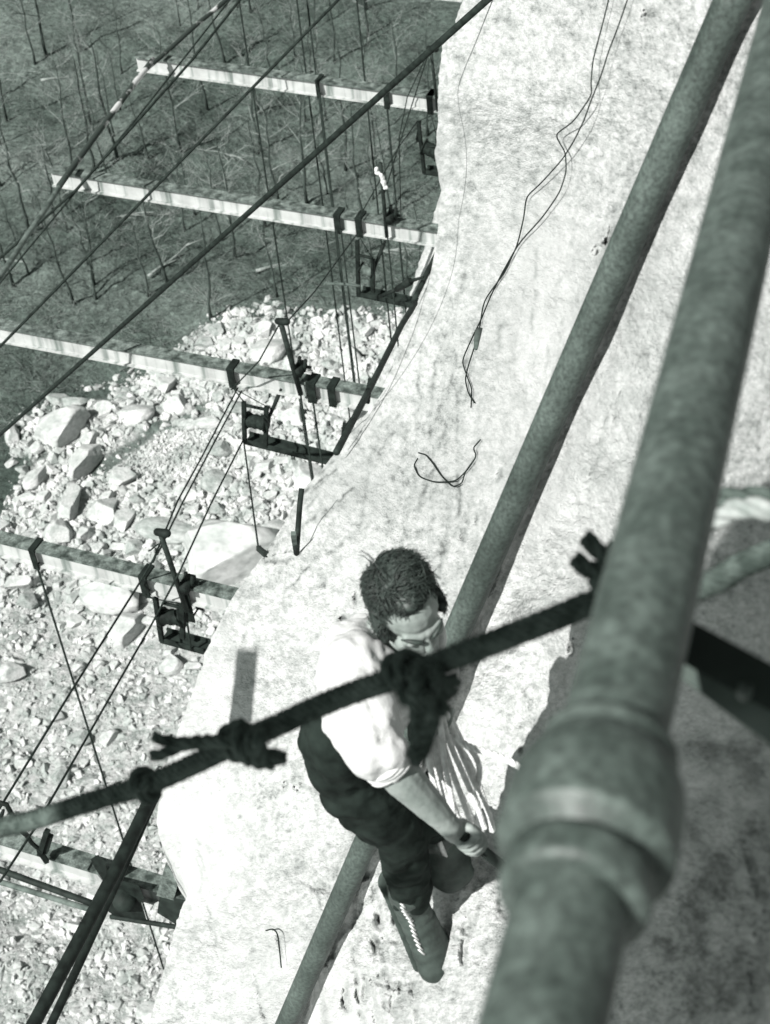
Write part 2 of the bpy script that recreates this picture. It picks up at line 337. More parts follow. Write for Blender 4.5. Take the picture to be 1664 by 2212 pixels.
# dents: (u, v, ru, rv, angle deg, depth m, stain)
PITS = [(519, 1764, 8, 6, -20, .07, .55), (547, 2052, 7, 6, -20, .07, .55), (592, 1422, 4, 4, 0, .08, .5), (768, 1292, 5, 17, 0, .10, .7), (741, 1336, 8, 7, 0, .12, .85), (752, 1352, 12, 6, 30, .08, .6), (686, 1372, 5, 5, 0, .06, .6), (700, 1265, 5, 5, 0, .06, .6),
  (900, 1415 - 800, 4, 10, 0, .05, .3), (838, 1470, 0, 0, 0, 0, 0), (735, 1175, 16, 7, -45, .12, .6), (755, 1160, 8, 6, 0, .08, .45), (720, 1192, 7, 5, -30, .06, .4), (606, 1204, 36, 10, -6, .35, .25),  # last one: shade under the ledge lip painted into its tone
  (640, 1690, 20, 12, -30, .12, .25), (655, 1700, 12, 8, 0, .08, .4), (580, 1715, 40, 5, -18, .08, .15), (1235, 1400, 8, 14, 10, .08, .7), (1400, 35, 12, 14, 0, .10, .35), (1320, 510, 9, 26, 15, .10, .55), (1300, 545, 14, 24, 30, .10, .25), (1080, 1025, 6, 14, 15, .06, .6), (1032, 700, 9, 8, 0, .06, .4), (1028, 735, 5, 14, 8, .05, .5),
  (790, 1890, 24, 12, 0, .10, .35), (812, 1960, 7, 50, -6, .05, .22), (775, 2010, 7, 60, 8, .05, .2), (830, 2040, 9, 40, 25, .05, .2), (700, 2190, 9, 60, -6, .08, .4), (745, 2150, 8, 40, 10, .08, .3), (812, 2190, 12, 40, -10, .08, .35), (850, 2130, 50, 8, 14, .10, .35), (690, 1915, 30, 12, 20, .12, .3), (604, 2040, 3, 32, -14, .06, .6), (860, 2160, 20, 20, 0, .09, .25),
  (1010, 2010, 14, 20, 0, .06, .25), (1000, 2060, 8, 30, 0, .07, .3), (1090, 1960, 16, 26, 0, .06, .22), (880, 640 + 400, 5, 12, 10, .05, .45), (1000, 930, 5, 14, 0, .05, .35), (930, 1075, 4, 10, 0, .05, .4), (850, 1030, 4, 9, 0, .05, .4), (900, 1150, 4, 10, 0, .04, .35), (870, 1180, 3, 8, 0, .04, .35), (845, 940, 12, 4, -40, .06, .4),
  (690, 1040, 20, 3, -42, .12, .7), (660, 1062, 12, 3, -42, .10, .6), (720, 1020, 16, 3, -40, .1, .6), (790, 900, 12, 10, -30, .15, .2), (700, 1150, 6, 3, -30, .06, .5), (830, 910, 20, 4, -45, .08, .4), (608, 1150, 8, 3, -45, .08, .5), (590, 1170, 20, 3, -48, .14, .6),
  (1560, 1700, 14, 60, 10, .05, .3), (1640, 1900, 16, 80, -20, .08, .5), (1600, 2050, 40, 30, 0, .06, .35), (1570, 2140, 14, 40, 20, .05, .35), (1650, 1650, 20, 40, -30, .06, .5), (1520, 1950, 20, 20, 0, .04, .25), (1640, 2100, 20, 100, 5, .09, .6)]
def cliff_depth(u, v):
    u = np.asarray(u, float); v = np.asarray(v, float)
    d = rbf(u, v); uL = np.interp(v, EDGE[:, 0], EDGE[:, 1]); x = np.clip((u - uL) / 46.0, 0, 1)
    return d + .11 * d * (1 - np.sqrt(np.maximum(1 - (1 - x) ** 2, 0)))
def make_cliff():
    rows = np.concatenate([np.linspace(-900, -80, 30), np.arange(-75, 2290, 3.6), np.linspace(2300, 3000, 30)])
    nc = 420; t = np.linspace(0, 1, nc); s = np.concatenate([[0, .0006, .0016, .003, .005, .0075], .0075 + (1 - .0075) * (t[1:] ** 1.12)]); nc = len(s)
    uL = np.interp(rows, EDGE[:, 0], EDGE[:, 1]); uL = uL + 2.0 * fbm(np.stack([rows / 9., rows * 0, rows * 0 + 3], -1), 3) * (np.abs(rows - 398) > 12)
    Ug = uL[:, None] + (2150 - uL)[:, None] * s[None]; Vg = np.repeat(rows[:, None], nc, 1)
    x = np.clip((Ug - uL[:, None]) / 46.0, 0, 1); D = rbf(Ug, Vg)
    D = D + .11 * D * (1 - np.sqrt(np.maximum(1 - (1 - x) ** 2, 0)))
    st = np.zeros_like(D)
    dens = 6 * fbm(np.stack([Ug / 7, Vg / 7, Ug * 0], -1), 3)
    for (pu, pv, ru, rv, an, dep, sn) in PITS:
        if ru == 0: continue
        a = math.radians(an); sub = (np.abs(Ug - pu) < 3.2 * max(ru, rv)) & (np.abs(Vg - pv) < 3.2 * max(ru, rv))
        du, dv = Ug[sub] - pu, Vg[sub] - pv; xx = (du * math.cos(a) + dv * math.sin(a)) / ru; yy = (-du * math.sin(a) + dv * math.cos(a)) / rv
        g = np.exp(-(np.sqrt(xx * xx + yy * yy) * (1 + .05 * dens[sub])) ** 4)
        D[sub] += dep * g * D[sub] / 7; st[sub] = np.maximum(st[sub], sn * g)
    rs = np.random.default_rng(21)                            # seams, drill scores and weather streaks running down the face
    for (bx, n_, sl, ln, wd_, dep, sn) in (((810, 760, 1040, 1180), 30, -.16, (60, 230), (1.3, 3.0), .035, (.12, .38)), ((690, 1840, 900, 2180), 26, .10, (50, 190), (1.5, 4.0), .05, (.15, .42)), ((1110, 1440, 1260, 1800), 22, .10, (30, 120), (1.2, 2.6), .02, (.12, .34)),
                                         ((590, 960, 800, 1220), 22, -1.1, (30, 120), (1.3, 2.6), .04, (.15, .5)), ((960, 150, 1500, 900), 34, -.18, (40, 200), (1.2, 3.2), .02, (.08, .26)), ((420, 1420, 700, 2150), 16, .3, (30, 140), (1.2, 2.6), .03, (.08, .3))):
        for _ in range(n_):
            u0, v0 = rs.uniform(bx[0], bx[2]), rs.uniform(bx[1], bx[3]); L_ = rs.uniform(*ln); q = sl + rs.normal() * .12; tx, ty = nrm([q, 1.0]); sub = (np.abs(Ug - u0) < L_ + 20) & (np.abs(Vg - v0) < L_ + 20)
            al = (Ug[sub] - u0) * tx + (Vg[sub] - v0) * ty; ac = (Ug[sub] - u0) * ty - (Vg[sub] - v0) * tx + 6 * vnoise(np.stack([al / 26, al * 0 + u0, al * 0], -1)) + 2 * vnoise(np.stack([al / 7, al * 0 + v0, al * 0], -1)); w_ = 1.9 * rs.uniform(*wd_)
            g = np.exp(-(ac / w_) ** 2) * np.clip(al / 12, 0, 1) * np.clip((L_ - al) / 25, 0, 1) * np.clip(.7 + .8 * vnoise(np.stack([al / 15, al * 0 + v0 + 3, al * 0], -1)), 0, 1)
            D[sub] += 1.3 * dep * g * D[sub] / 6; st[sub] = np.maximum(st[sub], min(.8, 1.9 * rs.uniform(*sn)) * g)
    nzs = fbm(np.stack([Ug / 60, Vg / 60, Ug * 0 + 4], -1), 5)          # shade low on the right, painted as a mottled dark tone
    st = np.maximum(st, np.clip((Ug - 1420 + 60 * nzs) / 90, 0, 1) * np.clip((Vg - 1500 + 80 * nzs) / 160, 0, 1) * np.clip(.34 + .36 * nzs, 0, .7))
    base = D[..., None] * (F + (Ug[..., None] - CU) / FV * R - (Vg[..., None] - CV) / FV * U)
    flow = nrm([-.55, .25, -.8]); fw = base - .8 * (base @ flow)[..., None] * flow
    e = np.clip((Ug - uL[:, None]) / 30, 0, 1)
    cb = np.stack([Ug * 5 / FV, Vg * 5 / FV, Ug * 0 + .37], -1); rdg = lambda q: .5 - np.abs(fbm(q, 3))
    sl_ = cb * np.array([1.5, .75, 1]) + np.stack([cb[..., 1] * .5, 0 * Ug, 0 * Ug], -1)
    D += e * np.clip(D / 6, .8, 1.8) * (.055 * fbm(cb * .8, 4) + .055 * rdg(sl_ * 1.7 + 11) + .028 * fbm(sl_ * 3.1 + 5, 4) + .018 * rdg(sl_ * 6 + 3) + .010 * rdg(cb * 17 + 1) + .005 * fbm(cb * 38, 2))
    # corner where the smooth left slope breaks to the brighter upper face
    uc = np.interp(Vg, [820, 900, 1000, 1100, 1200, 1330, 1500], [850, 815, 800, 790, 784, 800, 830]) + 5 * fbm(np.stack([Vg / 40, Vg * 0, Vg * 0 + 2], -1), 3)
    gate = np.clip((Vg - 830) / 120, 0, 1) * np.clip((1420 - Vg) / 120, 0, 1)
    D -= .38 * gate / (1 + np.exp(-(Ug - uc) / 5)) * np.exp(-np.clip(Ug - uc, 0, 999) / 130)
    # overlapping exfoliation slabs low on the dome
    for (x0, y0, x1, y1, h) in ((560, 1690, 720, 1716, .10), (600, 1200, 760, 1090, .08), (640, 1070, 830, 900, .14), (700, 2000, 860, 1900, .05), (480, 1480, 420, 1560, .06), (840, 2140, 1000, 2090, .05), (900, 760, 1000, 640, .10), (1240, 420, 1340, 500, .03), (980, 980, 1040, 860, .03), (880, 1010, 940, 900, .05)):
        L_ = math.hypot(x1 - x0, y1 - y0); tx, ty = (x1 - x0) / L_, (y1 - y0) / L_; al = (Ug - x0) * tx + (Vg - y0) * ty; ac = -(Ug - x0) * ty + (Vg - y0) * tx + 7 * fbm(np.stack([al / 22, al * 0 + x0, al * 0], -1), 3)
        D += h * np.clip(al / 25, 0, 1) * np.clip((L_ - al) / 25, 0, 1) / (1 + np.exp(-ac / 2.0)) * np.exp(-np.clip(ac, 0, 999) / 45)
    # spalled, ledgy ribs low on the dome and beside the second beam
    rib = np.clip((Vg - 1800) / 150, 0, 1) * np.clip((Ug - 600) / 100, 0, 1) + np.exp(-((Vg - 900) / 170) ** 2) * np.exp(-((Ug - 880) / 110) ** 2)
    D += e * .05 * rib * np.abs(fbm(cb * 3.2 + 21, 4))
    tq = np.clip((Vg + 60) / 2350.0, 0, 1); dp = 1 / ((1 - tq) / 3.62 + tq / 6.6); up_ = 1609 - 1024 * tq   # the rock lies just under the scaffold pipe
    wgt = np.exp(-((Ug - up_) / 75) ** 4); D = np.where(D < dp + .02, D + wgt * (dp + .02 - D), D); wg2 = np.exp(-((Ug - up_ - 30) / 60) ** 4); D = np.where(D > dp + .05, D + .8 * wg2 * (dp + .05 - D), D)
    pts = D[..., None] * (F + (Ug[..., None] - CU) / FV * R - (Vg[..., None] - CV) / FV * U)
    # flank: the face turns away behind its own outline and runs back and down
    K = 16; sk = []
    for k in range(1, K + 1):
        q = (k / K) ** 1.6; dd = D[:, :1] + 16 * q; uu = Ug[:, :1] + 4 * q + 150 * q * q
        pp = dd[..., None] * (F + (uu[..., None] - CU) / FV * R - (Vg[:, :1][..., None] - CV) / FV * U); pp[..., 2] -= 3 * q
        pp += .25 * q * fbm(pp * .6, 3)[..., None]; sk.append(pp)
    allp = np.concatenate(sk[::-1] + [pts], axis=1); nr, ncc = allp.shape[:2]
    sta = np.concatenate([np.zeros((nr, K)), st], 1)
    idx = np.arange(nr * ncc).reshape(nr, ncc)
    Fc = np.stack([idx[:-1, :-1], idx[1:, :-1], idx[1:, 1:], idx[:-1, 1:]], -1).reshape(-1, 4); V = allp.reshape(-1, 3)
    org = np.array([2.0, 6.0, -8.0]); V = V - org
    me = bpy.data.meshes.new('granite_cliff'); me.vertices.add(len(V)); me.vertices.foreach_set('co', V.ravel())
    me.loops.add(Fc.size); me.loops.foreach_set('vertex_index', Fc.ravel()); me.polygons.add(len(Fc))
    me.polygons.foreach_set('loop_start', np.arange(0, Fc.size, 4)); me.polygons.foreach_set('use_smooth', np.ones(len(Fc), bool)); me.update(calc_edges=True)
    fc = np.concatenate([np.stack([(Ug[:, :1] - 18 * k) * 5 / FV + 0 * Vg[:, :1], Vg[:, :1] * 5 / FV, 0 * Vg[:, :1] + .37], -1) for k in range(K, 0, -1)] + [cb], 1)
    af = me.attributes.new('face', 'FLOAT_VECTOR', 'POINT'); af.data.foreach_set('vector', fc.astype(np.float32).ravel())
    at = me.attributes.new('stain_shade', 'FLOAT', 'POINT'); at.data.foreach_set('value', sta.ravel().astype(np.float32))
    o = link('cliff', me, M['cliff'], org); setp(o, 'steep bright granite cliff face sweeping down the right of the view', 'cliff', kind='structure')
make_cliff()
def onc(u, v, lift=.02): return P(u, v, float(cliff_depth(u, v)) * .985 - lift)

# ------------------------------------------------------------------ rubble: boulders
def ico(n):
    import bmesh
    bm = bmesh.new(); bmesh.ops.create_icosphere(bm, subdivisions=n, radius=1); V = np.array([v.co[:] for v in bm.verts]); Fc = [tuple(v.index for v in f.verts) for f in bm.faces]; bm.free(); return V, Fc
ICO4 = ico(5); ICO1 = ico(1)
def rock_mesh(seed, cuts=16, lo=.52, hi=.86, name='boulder'):
    r = np.random.default_rng(seed); V = ICO4[0].copy() * 1.05
    for _ in range(cuts):
        n = nrm(r.normal(size=3)); h = r.uniform(lo, hi); t = np.maximum(V @ n - h, 0); V = V - t[:, None] * n
    V = V + .03 * fbm(V * 2.2 + seed, 4)[:, None] * V + .012 * fbm(V * 8 + seed, 3)[:, None] * V
    V = V / np.abs(V).max(0)
    me = mesh_np(name, V, ICO4[1]); return me
ROCKS = []
for i in range(14):
    me = rock_mesh(100 + i, 9 + i % 6, .45 if i % 3 else .6, .85); me.materials.append(M['bould'] if i % 4 else M['bouldd']); ROCKS.append(me)
GROUP_B = 'granite boulders in the rubble'
def boulder(u, v, w, h, label, var=0, rot=None, mesh=None, group=None, sink=.3, name='boulder'):
    p = ong(u, v); d = p @ F; k = d / FV
    o = bpy.data.objects.new(name, ROCKS[var % 14]); C.objects.link(o)
    hw = w * k / 2 * 1.12; hh = h * k / 2 * 1.12
    tilt = rot if rot is not None else random.uniform(-.5, .5)
    # x across the view, y away from it, z up
    sz = .72 * min(hw, hh * 1.25); sy = max(hh * 1.15, .5 * hw)
    o.scale = (hw, sy, sz); o.rotation_euler = (random.uniform(-.15, .15), random.uniform(-.15, .15), tilt)
    o.location = (p[0], p[1], p[2] + sz * (1 - sink) - sz * .45); return setp(o, label, 'boulder', group)
HB = [ # u, v, w, h, label, variant, rotation
 (128, 935, 135, 92, 'large pale flat topped boulder by the left edge of the rubble', 3, .25),
 (30, 942, 34, 62, 'narrow pale upright boulder standing at the left edge beside the big flat boulder', 6, .1),
 (182, 1003, 82, 100, 'tall square pale block tilted beside the fine gravel mound', 5, -.35),
 (85, 1033, 46, 78, 'slanted pale slab left of the tall square block', 9, -.5),
 (290, 897, 84, 52, 'rounded pale boulder above the gravel mound on dark soil', 1, -.1),
 (386, 880, 72, 52, 'pale boulder with a shaded right end under the third beam', 2, -.2),
 (226, 892, 42, 46, 'round knobbly boulder between the big flat boulder and the dark soil', 7, .0),
 (165, 875, 70, 36, 'grey pitted boulder behind the big flat boulder', 4, -.4),
 (130, 868, 60, 34, 'grey ridged boulder on the leaf litter edge', 8, -.5),
 (268, 858, 44, 22, 'small grey boulder lying on the dark leaf litter', 0, .0),
 (150, 1100, 54, 108, 'long pale upright boulder below the tall square block', 11, .05),
 (225, 1110, 70, 76, 'grey pale boulder right of the long upright boulder', 13, -.3),
 (270, 1130, 58, 60, 'rounded pale boulder above the fourth beam', 10, .1),
 (60, 1075, 60, 24, 'white flat stone below the slanted slab at the left edge', 2, .2),
 (95, 1075, 50, 30, 'pale oblong stone beside the white flat stone', 5, .1),
 (410, 1068, 66, 44, 'wedge shaped boulder with a dark shaded side below the gravel mound', 6, -.4),
 (575, 762, 84, 64, 'bright angular boulder left of the tilted post on the third beam', 1, -.2),
 (570, 720, 46, 40, 'pale grey block behind the bright angular boulder', 7, .0),
 (515, 745, 34, 34, 'smaller pale boulder on the heap left of the bright angular boulder', 10, .2),
 (490, 1205, 250, 165, 'huge smooth pale slab lying behind the fourth beam', 3, -.35),
 (255, 1290, 150, 90, 'broad pale slab under the fourth beam', 9, -.3),
 (275, 1365, 100, 76, 'square pale block below the broad slab left of the hoist', 5, -.25),
 (360, 1150, 130, 44, 'long grey ledge of rock above the fourth beam', 12, -.35),
 (640, 905, 70, 66, 'pale blocky boulder right of the wound drum on the third beam', 2, -.3),
 (475, 975, 56, 40, 'pale boulder behind the ropes left of the third hoist', 8, .1),
 (575, 1010, 60, 36, 'flat pale boulder under the hoist sill on the third beam', 11, .1),
 (455, 915, 68, 30, 'flat white slab on the gravel mound under the third beam', 9, -.1),
 (40, 1260, 60, 44, 'pale boulder under the left end of the fourth beam', 13, .2),
 (60, 1300, 54, 40, 'rounded pale boulder in the rubble below the left end of the fourth beam', 0, .2),
]
for a in HB: boulder(a[0], a[1], a[2], a[3], a[4], a[5], a[6], group=GROUP_B)
# countable smaller boulders
taken = [(a[0], a[1], max(a[2], a[3]) * .36) for a in HB]
def clear(u, v, r):
    for (x, y, q) in taken:
        if (x - u) ** 2 + ((y - v) * 1.3) ** 2 < (q + r * .4) ** 2: return False
    return True
def edgeu(v): return float(np.interp(v, EDGE[:, 0], EDGE[:, 1]))
LB = {'up': 'small pale boulder among the scattered blocks at the top of the rubble', 'mid': 'small pale boulder in the heap under the third beam',
      'left': 'small pale boulder in the loose rubble at the left', 'low': 'half buried pale stone in the rubble below the fourth beam'}
cnt = 0
def scatter(n, box, s0, s1, key, tries=60):
    global cnt
    k = 0
    for _ in range(n * tries):
        if k >= n: break
        u = random.uniform(box[0], box[2]); v = random.uniform(box[1], box[3]); w = s0 + (s1 - s0) * random.random() ** 2.2
        if u > edgeu(v) + 20 or rubbleness(u, v, 0) < random.uniform(-14, 14): continue
        if ((u - 370) / 150) ** 2 + ((v - 985) / 62) ** 2 < 1 and w > 14: continue
        if not clear(u, v, w): continue
        taken.append((u, v, w * .42)); k += 1; cnt += 1
        boulder(u, v, w, w * random.uniform(.55, .95), LB[key], random.randrange(14), group=GROUP_B, sink=.25)
scatter(80, (430, 660, 860, 860), 15, 70, 'up')
scatter(74, (400, 850, 800, 1180), 18, 88, 'mid')
scatter(64, (0, 830, 420, 1200), 16, 72, 'left')
scatter(42, (0, 1190, 430, 1460), 18, 84, 'low')
scatter(26, (0, 1440, 380, 2200), 20, 76, 'low')
# loose stones nobody could count
def stones(n):
    r = np.random.default_rng(5); cube, CF = ICO1[0], np.array(ICO1[1]); K = len(cube)
    u = r.uniform(-60, 870, n * 3); v = r.uniform(640, 2260, n * 3)
    ok = (u < np.interp(v, EDGE[:, 0], EDGE[:, 1]) + 25) & (rubbleness(u, v, 0) > r.uniform(-46, 18, n * 3))
    for (x, y, q) in taken:
        if q > 14: ok &= ((x - u) ** 2 + ((y - v) * 1.3) ** 2) > (q * .95) ** 2
    for (x0, y0, x1, y1, w) in SOIL:
        p = np.stack([u, v], -1) - np.array([x0, y0]); e = np.array([x1 - x0, y1 - y0], float); t = np.clip((p @ e) / (e @ e), 0, 1)
        ok &= (np.linalg.norm(p - t[:, None] * e, axis=1) > w) | (r.random(n * 3) < .12)
    ok &= (v < 1230 + 60 * r.normal(size=n * 3)) | (r.random(n * 3) < .22)
    u, v = u[ok][:n], v[ok][:n]; n = len(u)
    D = F[None] + ((u - CU) / FV)[:, None] * R[None] - ((v - CV) / FV)[:, None] * U[None]; t = GZ / D[:, 2]
    for _ in range(6): t = gh(D[:, 0] * t, D[:, 1] * t) / D[:, 2]
    p = D * t[:, None]; size = np.where(v > 1230 + 60 * r.normal(size=n), .05 + .30 * r.random(n) ** 7, .05 + .40 * r.random(n) ** 6)
    mound = ((u - 370) / 150) ** 2 + ((v - 985) / 62) ** 2 < 1; size = np.where(mound, np.minimum(size, .16), size)
    q = cube[None] * (1 + .38 * r.uniform(-1, 1, (n, K, 3))); sc = np.stack([r.uniform(.7, 1.3, n), r.uniform(.5, 1.1, n), r.uniform(.3, .8, n)], -1) * size[:, None]
    # random rotations
    w = r.normal(size=(n, 4)); w[:, 0] += 1.2; w /= np.linalg.norm(w, axis=1, keepdims=True); a, b, c, d = w.T
    RM = np.stack([np.stack([1 - 2 * (c * c + d * d), 2 * (b * c - a * d), 2 * (b * d + a * c)], -1), np.stack([2 * (b * c + a * d), 1 - 2 * (b * b + d * d), 2 * (c * d - a * b)], -1), np.stack([2 * (b * d - a * c), 2 * (c * d + a * b), 1 - 2 * (b * b + c * c)], -1)], 1)
    q = np.einsum('nij,nkj->nki', RM, q * sc[:, None]); 
    V = (q + p[:, None] + np.array([0, 0, 1.])[None, None] * (size * np.where(v > 1230, -.15, .05))[:, None, None]).reshape(-1, 3); Fc = (CF[None] + K * np.arange(n)[:, None, None]).reshape(-1, 3)
    me = bpy.data.meshes.new('rubble_stones'); me.vertices.add(len(V)); me.vertices.foreach_set('co', V.ravel())
    me.loops.add(Fc.size); me.loops.foreach_set('vertex_index', Fc.ravel()); me.polygons.add(len(Fc)); me.polygons.foreach_set('loop_start', np.arange(0, Fc.size, 3)); me.polygons.foreach_set('use_smooth', np.zeros(len(Fc), bool)); me.update(calc_edges=True)
    o = link('rubble_stones', me, M['bould'], (0, 0, 0)); setp(o, 'loose pale quarry stones littering the rubble slope', 'rubble', kind='stuff')
stones(42000)

# ------------------------------------------------------------------ bare woods
def tree_meshes(seed, h=9.0, pale=False):
    r = random.Random(seed); tr = MB(); br = MB()
    lean = np.array([r.uniform(-.08, .08), r.uniform(-.08, .08), 1.0]); pts = []; rad = []
    n = 9
    for i in range(n):
        t = i / (n - 1); pts.append(lean * h * t + np.array([r.uniform(-.12, .12), r.uniform(-.12, .12), 0]) * (1 + t)); rad.append(.10 * (1 - t) ** .8 + .012)
    pts[0] = np.array([0, 0, -.4]); rad[0] = .15
    tr.tube(pts, rad, 7)
    def grow(p, d, L, rd, lev):
        q = [p]; x = np.array(p); dd = nrm(d)
        for i in range(5):
            dd = nrm(dd + np.array([r.gauss(0, .16), r.gauss(0, .16), r.gauss(.05, .12)])); x = x + dd * L / 5; q.append(x.copy())
        br.tube(q, np.linspace(rd, rd * .25, 6), 4, False)
        if lev < 2:
            for _ in range(4 if lev == 0 else 3):
                k = r.randint(1, 5); a = nrm(dd + np.array([r.gauss(0, .7), r.gauss(0, .7), r.gauss(.1, .4)])); grow(q[k], a, L * r.uniform(.35, .6), rd * .5, lev + 1)
    for k in range(16):
        t = .25 + .7 * (k + r.random()) / 16; i = min(int(t * (n - 1)), n - 2); f = t * (n - 1) - i
        p = np.array(pts[i]) * (1 - f) + np.array(pts[i + 1]) * f; a = r.uniform(0, 6.28)
        grow(p, np.array([math.cos(a), math.sin(a), r.uniform(.2, .9)]), h * r.uniform(.16, .34) * (1.15 - .5 * t), .030 * (1.2 - t * .7), 0)
    a = mesh_np('trunk', tr.verts(), tr.f); a.materials.append(M['bark'])
    b = mesh_np('branches', br.verts(), br.f); b.materials.append(M['paletwig'] if pale else M['twig'])
    return a, b
TREES = [tree_meshes(40 + i, 9 + (i % 3), pale=(i % 2 == 1)) for i in range(8)]
def tree(u, v, var, s, label, rz=None, lean=(0, 0)):
    p = ong(u, v); t = empty('bare_tree', p, label, 'tree', 'leafless trees in the woods below')
    a, b = TREES[var % 8]
    for nm, me in (('trunk', a), ('branches', b)):
        o = bpy.data.objects.new(nm, me); C.objects.link(o); o.parent = t
    t.scale = (s, s, s); t.rotation_euler = (lean[0], lean[1], random.uniform(0, 6.28) if rz is None else rz)
TL = ['pale branched leafless tree growing in the dark woods below the beams', 'dark trunked leafless tree growing in the dark woods below the beams']
HT = [(663, 440, 1, 1.0, 'leafless tree with pale spreading limbs between the two far beams'), (722, 145, 2, .9, 'forked dark tree near the top beside the hanging cables'), (160, 655, 2, .8, 'slim dark tree below the outer end of the second beam'),
  (190, 570, 0, .7, 'dark trunk just under the outer end of the second beam'), (120, 480, 3, .8, 'bare tree left of the outer end of the second beam'), (455, 690, 2, .8, 'thin bare tree above the third beam at the edge of the rubble'), (600, 640, 5, .7, 'thin bare tree behind the tilted post of the third beam'),
  (395, 330, 5, .9, 'bare tree between the second and far beams under the pole'), (320, 640, 4, .6, 'low pale branched tree between the second and third beams'), (480, 520, 7, .7, 'pale branched tree below the middle of the second beam'), (575, 490, 4, .8, 'pale branched tree behind the thick cable under the second beam'), (100, 120, 6, 1.1, 'bare tree in the upper left corner of the woods'),
  (560, 330, 3, .9, 'bare tree behind the cables between the two far beams'), (845, 470, 1, .8, 'pale bare tree behind the post on the second beam'), (30, 620, 0, .9, 'bare tree at the left edge below the pole'), (760, 560, 4, .6, 'pale bare sapling left of the hoist on the second beam')]
for a in HT: tree(*a)
tp = [(a[0], a[1]) for a in HT]
k = 0
while k < 70:
    u = random.uniform(-60, 940); v = random.uniform(-160, 680)
    if rubbleness(u, v, 0) > -25 or u > edgeu(v) + 10: continue
    if min((u - x) ** 2 + (v - y) ** 2 for x, y in tp) < 26 ** 2: continue
    tp.append((u, v)); q = random.randrange(8); tree(u, v, q, random.uniform(.55, 1.05), TL[0] if q % 2 == 1 else TL[1]); k += 1
# low brush and fallen limbs
def brush_mesh(seed, m):
    r = random.Random(seed); b = MB()
    for k in range(16):
        a = r.uniform(0, 6.28); d = nrm([math.cos(a), math.sin(a), r.uniform(.3, 1.4)]); L = r.uniform(.9, 2.3); q = [np.zeros(3)]
        for i in range(4): d = nrm(d + np.array([r.gauss(0, .2), r.gauss(0, .2), r.gauss(0, .15)])); q.append(q[-1] + d * L / 4)
        b.tube(q, np.linspace(.018, .006, 5), 3, False)
        for _ in range(3):
            s = q[r.randint(1, 3)]; e = nrm(d + np.array([r.gauss(0, .6), r.gauss(0, .6), r.gauss(0, .4)])); b.tube([s, s + e * L * .2, s + e * L * .38 + np.array([0, 0, .1])], [.009, .006, .004], 3, False)
    me = mesh_np('bare_shrub', b.verts(), b.f); me.materials.append(m); return me
BR = [brush_mesh(70 + i, M['paletwig'] if i % 2 == 0 else M['twig']) for i in range(6)]
k = 0
while k < 90:
    u = random.uniform(-40, 940); v = random.uniform(-120, 690)
    if rubbleness(u, v, 0) > -5 or u > edgeu(v) + 10: continue
    o = bpy.data.objects.new('bare_shrub', BR[k % 6]); C.objects.link(o); p = ong(u, v); o.location = p; s = random.uniform(.5, 1.2); o.scale = (s, s, s * .8); o.rotation_euler = (0, 0, random.uniform(0, 6.28))
    setp(o, 'pale leafless brush on the woodland floor' if k % 6 % 2 == 0 else 'dark leafless brush on the woodland floor', 'shrub', 'leafless brush in the woods'); k += 1
def undergrowth(n):
    r = np.random.default_rng(9); u = r.uniform(-80, 960, n * 3); v = r.uniform(-160, 1010, n * 3)
    ok = (u < np.interp(v, EDGE[:, 0], EDGE[:, 1]) + 20) & (rubbleness(u, v, 0) < r.uniform(-30, 14, n * 3)); u, v = u[ok][:n], v[ok][:n]; n = len(u)
    D = F[None] + ((u - CU) / FV)[:, None] * R[None] - ((v - CV) / FV)[:, None] * U[None]; t = GZ / D[:, 2]
    for _ in range(6): t = gh(D[:, 0] * t, D[:, 1] * t) / D[:, 2]
    p = D * t[:, None]; a = r.uniform(0, 6.28, n); el = r.uniform(0, 1.1, n) ** 1.5; d = np.stack([np.cos(a) * np.cos(el), np.sin(a) * np.cos(el), np.sin(el)], -1); L = r.uniform(.3, 1.7, n)
    s = np.cross(d, np.array([0, 0, 1.])); s /= np.linalg.norm(s, axis=1, keepdims=True) + 1e-9; w = r.uniform(.008, .022, n)[:, None]; b = np.cross(s, d)
    c = [p + s * w, p - s * w * .5 + b * w, p - s * w * .5 - b * w]; e = p + d * L[:, None] + np.array([0, 0, .02]); V = np.stack(c + [e], 1).reshape(-1, 3)
    Fc = (np.array([(0, 1, 3), (1, 2, 3), (2, 0, 3)])[None] + 4 * np.arange(n)[:, None, None]).reshape(-1, 3)
    me = bpy.data.meshes.new('undergrowth'); me.vertices.add(len(V)); me.vertices.foreach_set('co', V.ravel()); me.loops.add(Fc.size); me.loops.foreach_set('vertex_index', Fc.ravel())
    me.polygons.add(len(Fc)); me.polygons.foreach_set('loop_start', np.arange(0, Fc.size, 3)); me.update(calc_edges=True)
    o = link('undergrowth', me, mat('dry undergrowth', .05, .22, .4, .95), (0, 0, 0)); setp(o, 'dry tangled undergrowth covering the woodland floor', 'undergrowth', kind='stuff')
undergrowth(16000)
def limb_mesh(seed):
    r = random.Random(seed); b = MB(); q = [np.array([-2.2, 0, .1])]; d = np.array([1., 0, 0])
    for i in range(7): d = nrm(d + np.array([0, r.gauss(0, .12), r.gauss(0, .03)])); q.append(q[-1] + d * .62)
    b.tube(q, np.linspace(.11, .03, 8), 6)
    for k in range(4):
        s = q[r.randint(2, 6)]; e = nrm(d + np.array([0, r.choice((-1, 1)) * r.uniform(.4, .9), r.uniform(0, .3)])); b.tube([s, s + e * .7, s + e * 1.3], [.05, .035, .012], 4)
    me = mesh_np('fallen_branch', b.verts(), b.f); me.materials.append(M['paletwig']); return me
LM = [limb_mesh(5 + i) for i in range(3)]
